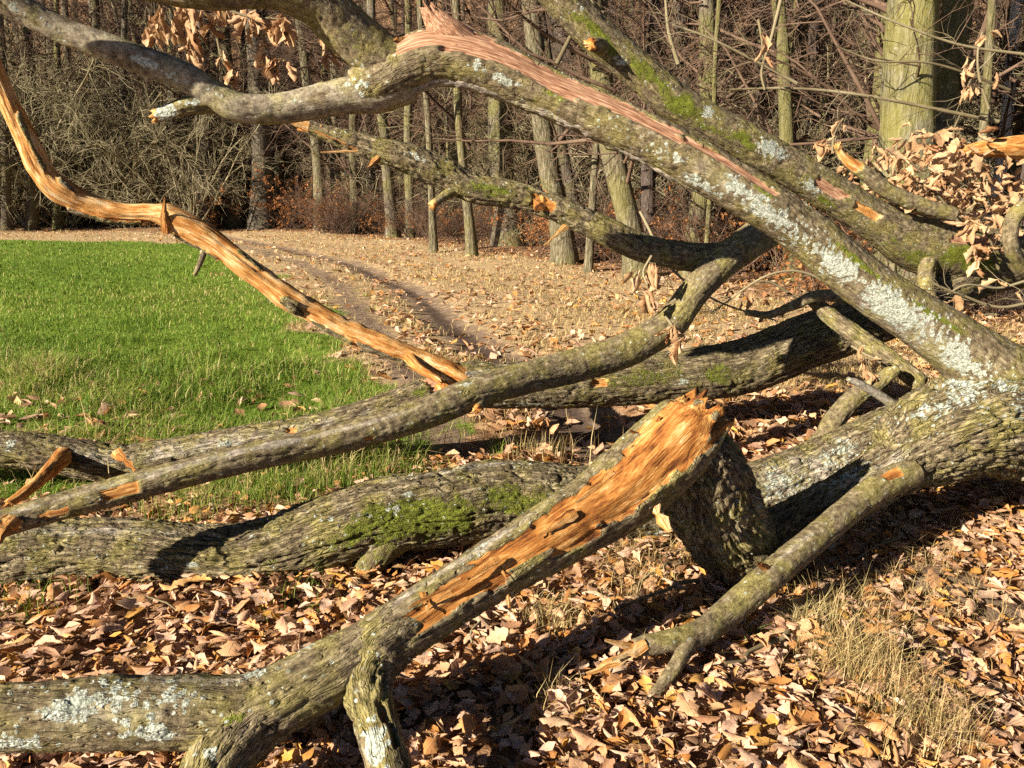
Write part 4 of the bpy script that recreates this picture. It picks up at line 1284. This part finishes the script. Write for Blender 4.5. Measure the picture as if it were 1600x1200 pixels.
limb('branch', [(1165, 488, 4.62, 9), (1200, 492, 4.62, 12), (1238, 478, 4.6, 15), (1275, 463, 4.58, 18), (1320, 464, 4.6, 20), (1380, 475, 4.7, 24)], 'thin dark crooked branch in shade', seed=32, furrow=0.001)
limb('branch', [(1268, 468, 4.7, 18), (1305, 500, 4.6, 25), (1350, 533, 4.48, 27), (1390, 562, 4.35, 26), (1440, 600, 4.2, 28)], 'shaded dark branch under the lichen limb', seed=33, furrow=0.005)
limb('branch', [(1640, 300, 4.6, 26), (1600, 325, 4.6, 26), (1582, 345, 4.6, 24), (1580, 385, 4.62, 22), (1600, 420, 4.7, 20)], 'smooth hooked green branch at the right edge', seed=34, furrow=0.001, moss=0.15)
limb('branch', [(1455, 388, 5.2, 26), (1447, 440, 4.9, 24), (1455, 500, 4.8, 26), (1462, 560, 4.65, 26)], 'upright shaded prop branch', seed=35, furrow=0.003)
limb('branch', [(1700, 225, 5.9, 44), (1600, 230, 5.85, 40), (1540, 232, 5.82, 30), (1495, 236, 5.8, 14)], 'snapped branch showing pale yellow wood', seed=36, furrow=0.003, wood=1.0, ends=('round', 'broken'))


def shard(parent, a, b, w, t=0.35, label=None, seed=0, pale=0.0):
    """a torn splinter of wood from a to b (px, py, metres ahead), w px wide"""
    pa, pb = at(*a), at(*b)
    sc = depth_of(pa) / FPX
    r = np.random.default_rng(seed + 1)
    d = norm(pb - pa)
    v = norm(CAMP - pa)
    s = norm(np.cross(d, v))
    u = np.cross(s, d)
    n = 7
    tt = np.linspace(0, 1, n)
    wid = w * sc * (1 - 0.75 * tt ** 1.6) * (1 + 0.25 * r.normal(size=n)) / 2
    wid = np.maximum(wid, w * sc * 0.08)
    th = wid * t
    c = pa + (pb - pa) * tt[:, None] + s * (r.normal(0, 0.06, n) * w * sc)[:, None]
    V = np.stack([c - s * wid[:, None], c - u * th[:, None], c + s * wid[:, None], c + u * th[:, None]], 1)
    idx = np.arange(n * 4).reshape(n, 4)
    q = np.stack([idx[:-1], np.roll(idx[:-1], -1, 1), np.roll(idx[1:], -1, 1), idx[1:]], -1).reshape(-1, 4)
    q = np.concatenate([q, [[3, 2, 1, 0]], [[n * 4 - 4, n * 4 - 3, n * 4 - 2, n * 4 - 1]]])
    Lm = np.linalg.norm(pb - pa)
    lc = np.stack([V[..., 0] * 0 + np.array([-1, 0, 1, 0]) * 0.02 + seed, V[..., 0] * 0 + np.array([0, -1, 0, 1]) * 0.01, np.broadcast_to((tt * Lm)[:, None], (n, 4))], -1)
    me = make_mesh('splinter', V.reshape(-1, 3) - TREE_O, q, M_LIMB, False, {'mask': np.tile([0, 0, 1.0, 0], (n * 4, 1)), 'lc': lc.reshape(-1, 3), 'aged': np.zeros(n * 4), 'relief': np.ones(n * 4), 'pale': np.full(n * 4, pale)})
    o = obj('splinter', me, parent)
    if label:
        o['label'] = label
    return o


shard(L_D, (1012, 775, 2.4), (1046, 832, 2.3), 24, label='thick chip standing off the torn limb', seed=1, pale=0.06)
shard(L_D, (965, 815, 2.35), (978, 848, 2.3), 12, seed=2)
shard(L_D, (788, 880, 2.12), (796, 950, 2.05), 14, label='bark fibre strip hanging from the limb', seed=3)
shard(L_D, (770, 870, 2.12), (792, 905, 2.06), 7, seed=4)
shard(L_D, (660, 925, 1.98), (668, 958, 1.93), 8, seed=5)
shard(L_D, (1010, 690, 2.55), (985, 672, 2.5), 14, seed=6)
shard(L_D, (1035, 672, 2.58), (1062, 636, 2.56), 26, seed=7)
shard(L_D, (1065, 672, 2.58), (1092, 640, 2.57), 24, seed=41)
shard(L_D, (1015, 690, 2.55), (1030, 650, 2.53), 18, seed=42)
shard(L_K, (1095, 690, 2.62), (1112, 660, 2.62), 22, seed=43)
shard(L_D, (1085, 665, 2.6), (1120, 672, 2.6), 16, seed=44)
shard(L_D, (900, 800, 2.24), (840, 838, 2.16), 16, 0.3, seed=45)
shard(L_D, (960, 740, 2.38), (900, 786, 2.28), 18, 0.3, seed=46)
shard(L_D, (780, 872, 2.08), (730, 905, 2.02), 13, 0.3, seed=47)
shard(L_D, (720, 905, 2.0), (640, 950, 1.92), 10, 0.3, seed=48)
shard(L_G, (1010, 1006, 2.2), (918, 1056, 2.12), 20, label='long pale splinter at the branch end', seed=8, pale=0.06)
shard(L_G, (1000, 1013, 2.2), (945, 1000, 2.16), 14, seed=9, pale=0.06)
shard(L_G, (1005, 1010, 2.2), (955, 1032, 2.13), 16, seed=10, pale=0.06)
shard(L_G, (1200, 890, 2.54), (1183, 880, 2.5), 12, seed=11)
shard(L_R, (500, 205, 4.0), (445, 186, 3.95), 14, label='torn yellow strip at the branch tip', seed=12, pale=0.06)
shard(L_R, (560, 232, 4.02), (490, 205, 3.95), 9, seed=13, pale=0.06)
shard(L_R, (560, 236, 4.0), (500, 238, 3.95), 5, seed=14, pale=0.06)
shard(L_R, (592, 245, 4.0), (575, 262, 3.95), 10, seed=15)
shard(L_R, (885, 352, 4.2), (850, 384, 4.1), 9, label='thin pale splinter under the mossy branch', seed=16, pale=0.06)
shard(L_R, (858, 305, 4.2), (835, 328, 4.12), 26, 0.3, 'fresh orange break on the mossy branch', seed=17)
shard(L_H, (262, 365, 4.25), (255, 318, 4.22), 16, 0.3, 'curl of bark standing on the debarked branch', seed=18)
shard(L_H, (255, 350, 4.25), (258, 308, 4.2), 9, seed=19)
shard(L_B, (22, 808, 2.52), (-8, 852, 2.42), 24, 0.35, 'torn orange wood near the left edge', seed=20)
shard(L_B, (108, 796, 2.58), (62, 808, 2.54), 14, seed=21)
shard(L_B, (180, 705, 3.9), (212, 735, 3.8), 16, seed=22)
shard(L_C, (600, 880, 3.0), (545, 910, 2.9), 12, seed=23)
shard(L_C, (595, 888, 3.0), (570, 915, 2.9), 10, seed=24)
shard(L_E, (690, 590, 4.42), (700, 612, 4.35), 30, seed=25)
limb('splint', [(1415, 650, 3.72, 20), (1395, 632, 3.7, 15), (1365, 612, 3.67, 13), (1340, 598, 3.64, 11), (1325, 592, 3.62, 7)], 'pale broken splint leaning over the log', L_C, seed=37, furrow=0.001, grey=0.9, lichen=0.2)
shard(L_T, (640, 66, 3.14), (615, 62, 3.1), 16, seed=27)


# twigs with dead leaves still hanging on them
def leafy_twig(pts, leaves, size, label, spread=0.06, down=0.9, w=5):
    rows = np.array([[*at(a, b, c), w * c / FPX / 2] for a, b, c in pts])
    S = catmull(rows, 0.03)
    base = S[0, :3]
    parts = [tubes(S[None, :, :3] - base, np.maximum(S[None, :, 3] * np.linspace(1, 0.5, len(S))[None], 0.0012), 5)]
    main = S[None, :, :3] - base
    p2, r2 = grow(main, np.full((1, len(S)), 0.004), max(4, leaves // 3), spread * 2.2, 0.0025, 4, 0.9, 0.12, 0.1, 0.3, int(abs(pts[0][0])) + 3)
    parts.append(tubes(p2, np.maximum(r2, 0.0009), 3))
    v, f = join(parts)
    o = obj('leafy_twig', make_mesh('leafy_twig', v, f, M_TWIG, True), TREE, tuple(base - TREE_O))
    o['label'] = label
    for i in range(leaves):
        b = p2[random.randrange(len(p2))]
        a = b[random.randrange(1, len(b))]
        lf = obj('leaf', random.choice(HANG_ME), o)
        s = size * random.uniform(0.65, 1.2)
        pitch = random.gauss(down, 0.45)
        yaw = random.uniform(0, 6.28)
        roll = random.uniform(-1.2, 1.2)
        lf.rotation_euler = (roll, pitch, yaw)
        m = lf.rotation_euler.to_matrix()
        off = m @ Vector((0.5 * s, 0, 0))
        lf.location = (a[0] + off.x, a[1] + off.y, a[2] + off.z)
        lf.scale = (s, s, s)
    return o


leafy_twig([(215, -40, 3.65), (240, -5, 3.70), (275, 15, 3.75), (320, 20, 3.75)], 34, 0.119, 'brown leaves hanging at the top edge, leftmost bunch', 0.07, 1.1)
leafy_twig([(330, -40, 3.75), (345, 5, 3.75), (385, 25, 3.75), (440, 30, 3.75)], 34, 0.119, 'brown leaves hanging under the top edge limb')
leafy_twig([(400, -20, 3.85), (400, 40, 3.85), (415, 62, 3.85), (420, 90, 3.85)], 26, 0.119, 'drooping bunch of leaves left of the olive limb', 0.05, 1.2)
leafy_twig([(270, 0, 3.85), (280, 40, 3.85), (290, 60, 3.85)], 16, 0.112, 'shaded bunch of leaves above the lichen limb', 0.05, 1.2)
leafy_twig([(470, 30, 3.95), (500, 55, 3.95), (518, 85, 3.95)], 9, 0.106, 'small leaf bunch below the olive limb', 0.05, 1.1)
leafy_twig([(340, 60, 4.05), (345, 85, 4.05), (352, 100, 4.05)], 6, 0.100, 'three dark leaves hanging over the twigs', 0.05, 1.2)
leafy_twig([(1018, 400, 4.0), (1005, 425, 3.95), (1012, 445, 3.9)], 12, 0.155, 'pale curled leaves hanging above the thin limb', 0.04, 1.35)
leafy_twig([(1040, 495, 3.85), (1055, 515, 3.75), (1060, 530, 3.7)], 9, 0.14, 'pale curled leaves hanging in front of the far limb', 0.04, 1.35)
leafy_twig([(1330, 540, 4.15), (1355, 555, 4.1), (1380, 565, 4.05)], 9, 0.12, 'curled leaves beside the curved green branch', 0.06, 1.0)
leafy_twig([(1300, 240, 4.9), (1305, 205, 4.9), (1318, 185, 4.9)], 13, 0.10, 'leaf bunch on the short broken branch', 0.06, 1.0)
leafy_twig([(1185, 30, 5.2), (1190, 60, 5.2), (1192, 90, 5.2)], 5, 0.11, 'few pale leaves dangling before the wood', 0.03, 1.3)
leafy_twig([(1410, 350, 5.4), (1390, 290, 5.4), (1360, 255, 5.4), (1340, 250, 5.4)], 30, 0.13, 'leaf mass behind the broken branch', 0.14, 0.7)
leafy_twig([(1480, 360, 5.6), (1460, 300, 5.6), (1430, 260, 5.6), (1400, 240, 5.6)], 36, 0.135, 'leaf mass at the foot of the big oak', 0.16, 0.7)
leafy_twig([(1500, 350, 5.2), (1470, 310, 5.2), (1450, 290, 5.2), (1430, 285, 5.2)], 36, 0.135, 'pale leaf mass above the mossy trunk', 0.15, 0.6)
leafy_twig([(1520, 320, 5.8), (1500, 260, 5.8), (1490, 210, 5.8), (1500, 180, 5.8)], 26, 0.135, 'upright leafy twig before the birch', 0.13, 0.8)
leafy_twig([(1545, 170, 6.0), (1530, 120, 6.0), (1528, 80, 6.0), (1535, 50, 6.0)], 20, 0.135, 'high leaf bunch beside the birch', 0.10, 0.9)
leafy_twig([(1580, 380, 5.2), (1565, 340, 5.2), (1545, 320, 5.2), (1540, 300, 5.2)], 30, 0.135, 'leaf mass at the right edge', 0.14, 0.6)
leafy_twig([(1560, 420, 5.0), (1545, 370, 5.0), (1520, 345, 5.0)], 22, 0.135, 'leaves on top of the mossy trunk', 0.12, 0.7)
leafy_twig([(1600, 440, 4.6), (1560, 450, 4.55), (1510, 445, 4.5), (1480, 460, 4.5)], 14, 0.11, 'shaded brown leaves under the mossy trunk', 0.12, 0.9)
leafy_twig([(1250, 470, 5.4), (1200, 440, 5.4), (1160, 450, 5.4)], 18, 0.11, 'leaves caught behind the lichen limb', 0.16, 0.6)

def leaf_mass(pts, n, size, label):
    r = np.random.default_rng(int(pts[0][0]))
    c = np.array([at(a, b, y) for a, b, y in pts])
    p = c[r.integers(0, len(c), n)] + r.normal(0, 1, (n, 3)) * np.array([0.14, 0.22, 0.10])
    base = c[0]
    v, f, rn, uv = scatter([leaf_shape(9, 450 + i, 3, 1.2) for i in range(8)], p - base, r.uniform(0.6, 1.2, n) * size, euler_mats(r.normal(0, 0.8, n), r.normal(0.4, 0.6, n), r.uniform(0, 6.28, n)))
    o = obj('dead_foliage', make_mesh('dead_foliage', v, f, M_LEAF_HANG, True, {'rnd': rn, 'luv': uv}), TREE, tuple(base - TREE_O))
    o['label'] = label
    o['kind'] = 'stuff'


leaf_mass([(1380, 300, 5.9), (1430, 290, 5.9), (1470, 270, 5.9), (1500, 240, 6.0), (1450, 330, 5.7), (1520, 310, 5.8), (1570, 330, 5.8), (1400, 330, 5.7), (1490, 340, 5.6), (1430, 255, 6.0), (1600, 300, 6.0), (1550, 280, 6.0)], 420, 0.125, 'dense pale dead leaves of the fallen crown')

# bare twigs of the fallen crown crossing the wood, upper right
def bare_twig(pts, w, label, n2=8, seed=0):
    rows = np.array([[*at(a, b, c), w * c / FPX / 2] for a, b, c in pts])
    S = catmull(rows, 0.05)
    base = S[0, :3]
    main = S[None, :, :3] - base
    rad = np.maximum(S[None, :, 3] * np.linspace(1, 0.55, len(S))[None], 0.0015)
    parts = [tubes(main, rad, 6)]
    p2, r2 = grow(main, rad, n2, 0.5, 0.004, 6, 0.7, 0.0, 0.1, 0.2, seed)
    parts.append(tubes(p2, np.maximum(r2, 0.0012), 4))
    p3, r3 = grow(p2, r2, 3, 0.22, 0.0025, 4, 0.7, 0.0, 0.1, 0.2, seed + 1)
    parts.append(tubes(p3, np.maximum(r3, 0.001), 3))
    v, f = join(parts)
    o = obj('bare_twig', make_mesh('bare_twig', v, f, M_TWIG, True), TREE, tuple(base - TREE_O))
    o['label'] = label
    return o


bare_twig([(1560, 190, 6.2), (1470, 172, 6.2), (1400, 158, 6.2), (1320, 145, 6.2), (1235, 138, 6.2), (1140, 140, 6.2)], 6, 'long pale twig crossing before the big oak', 10, 1)
bare_twig([(1600, 150, 6.4), (1520, 118, 6.4), (1450, 98, 6.4), (1370, 95, 6.4), (1300, 70, 6.4)], 4.5, 'upper twig crossing before the big oak', 8, 3)
bare_twig([(1600, 85, 6.6), (1500, 70, 6.6), (1400, 35, 6.6), (1320, 0, 6.6)], 4.5, 'twig slanting to the top edge', 8, 5)
bare_twig([(1245, 130, 6.0), (1180, 95, 6.0), (1110, 60, 6.0), (1050, 38, 6.0)], 5, 'slanting twig left of the brown trunk', 8, 7)
bare_twig([(1225, -20, 6.0), (1205, 60, 6.0), (1190, 110, 6.0), (1195, 140, 6.0)], 6, 'dangling snapped twig', 3, 9)
bare_twig([(1000, 330, 5.0), (1050, 420, 4.9), (1120, 470, 4.9), (1210, 500, 4.9)], 5, 'thin twigs tangled behind the fork', 10, 11)
bare_twig([(1330, 480, 5.2), (1270, 430, 5.2), (1200, 430, 5.2), (1110, 490, 5.3)], 5, 'thin twigs tangled under the lichen limb', 10, 13)
bare_twig([(1620, 470, 4.5), (1560, 480, 4.5), (1500, 460, 4.5), (1450, 440, 4.5)], 6, 'reddish twigs under the mossy trunk', 8, 15)
bare_twig([(1500, 340, 5.3), (1450, 345, 5.2), (1400, 360, 5.1), (1350, 352, 5.1)], 6, 'twigs along the mossy trunk', 8, 17)
bare_twig([(870, 100, 6.5), (890, 60, 6.5), (910, 20, 6.5), (920, -30, 6.5)], 8, 'upright twig left of the mossy limb', 4, 19)
bare_twig([(1060, 100, 6.5), (1045, 50, 6.5), (1040, 0, 6.5)], 7, 'upright twig right of the mossy limb', 4, 21)

# a few loose pieces on the ground
def loose_stick(a, b, w, label, seed):
    pa, pb = ground_at(*a), ground_at(*b)
    n = 7
    t = np.linspace(0, 1, n)[:, None]
    p = pa + (pb - pa) * t
    r = np.random.default_rng(seed)
    p = p + r.normal(0, 0.008, (n, 3))
    p[:, 2] = height(p[:, 0], p[:, 1]) + 0.035 + r.uniform(0, 0.02, n)
    base = p[0].copy()
    v, f = tubes((p - base)[None], np.full((1, n), w / 2) * np.linspace(1, 0.6, n)[None], 7)
    o = obj('stick', make_mesh('stick', v, f, M_TWIG, True), None, tuple(base))
    return tag(o, label, 'stick')


loose_stick((1110, 925), (960, 985), 0.018, 'greyish stick lying under the kneed limb', 1)
loose_stick((1060, 900), (985, 945), 0.012, 'thin stick lying by the shaded knee', 2)
loose_stick((745, 975), (735, 1040), 0.012, 'crooked dark stick in the sunlit leaves', 3)
loose_stick((1230, 1020), (1130, 1070), 0.020, 'mossy stick beside the grass tuft', 4)
loose_stick((330, 985), (190, 955), 0.008, 'pale straw stick before the mossy log', 5)
loose_stick((1400, 860), (1270, 905), 0.010, 'thin stick in the trunk shadow', 6)
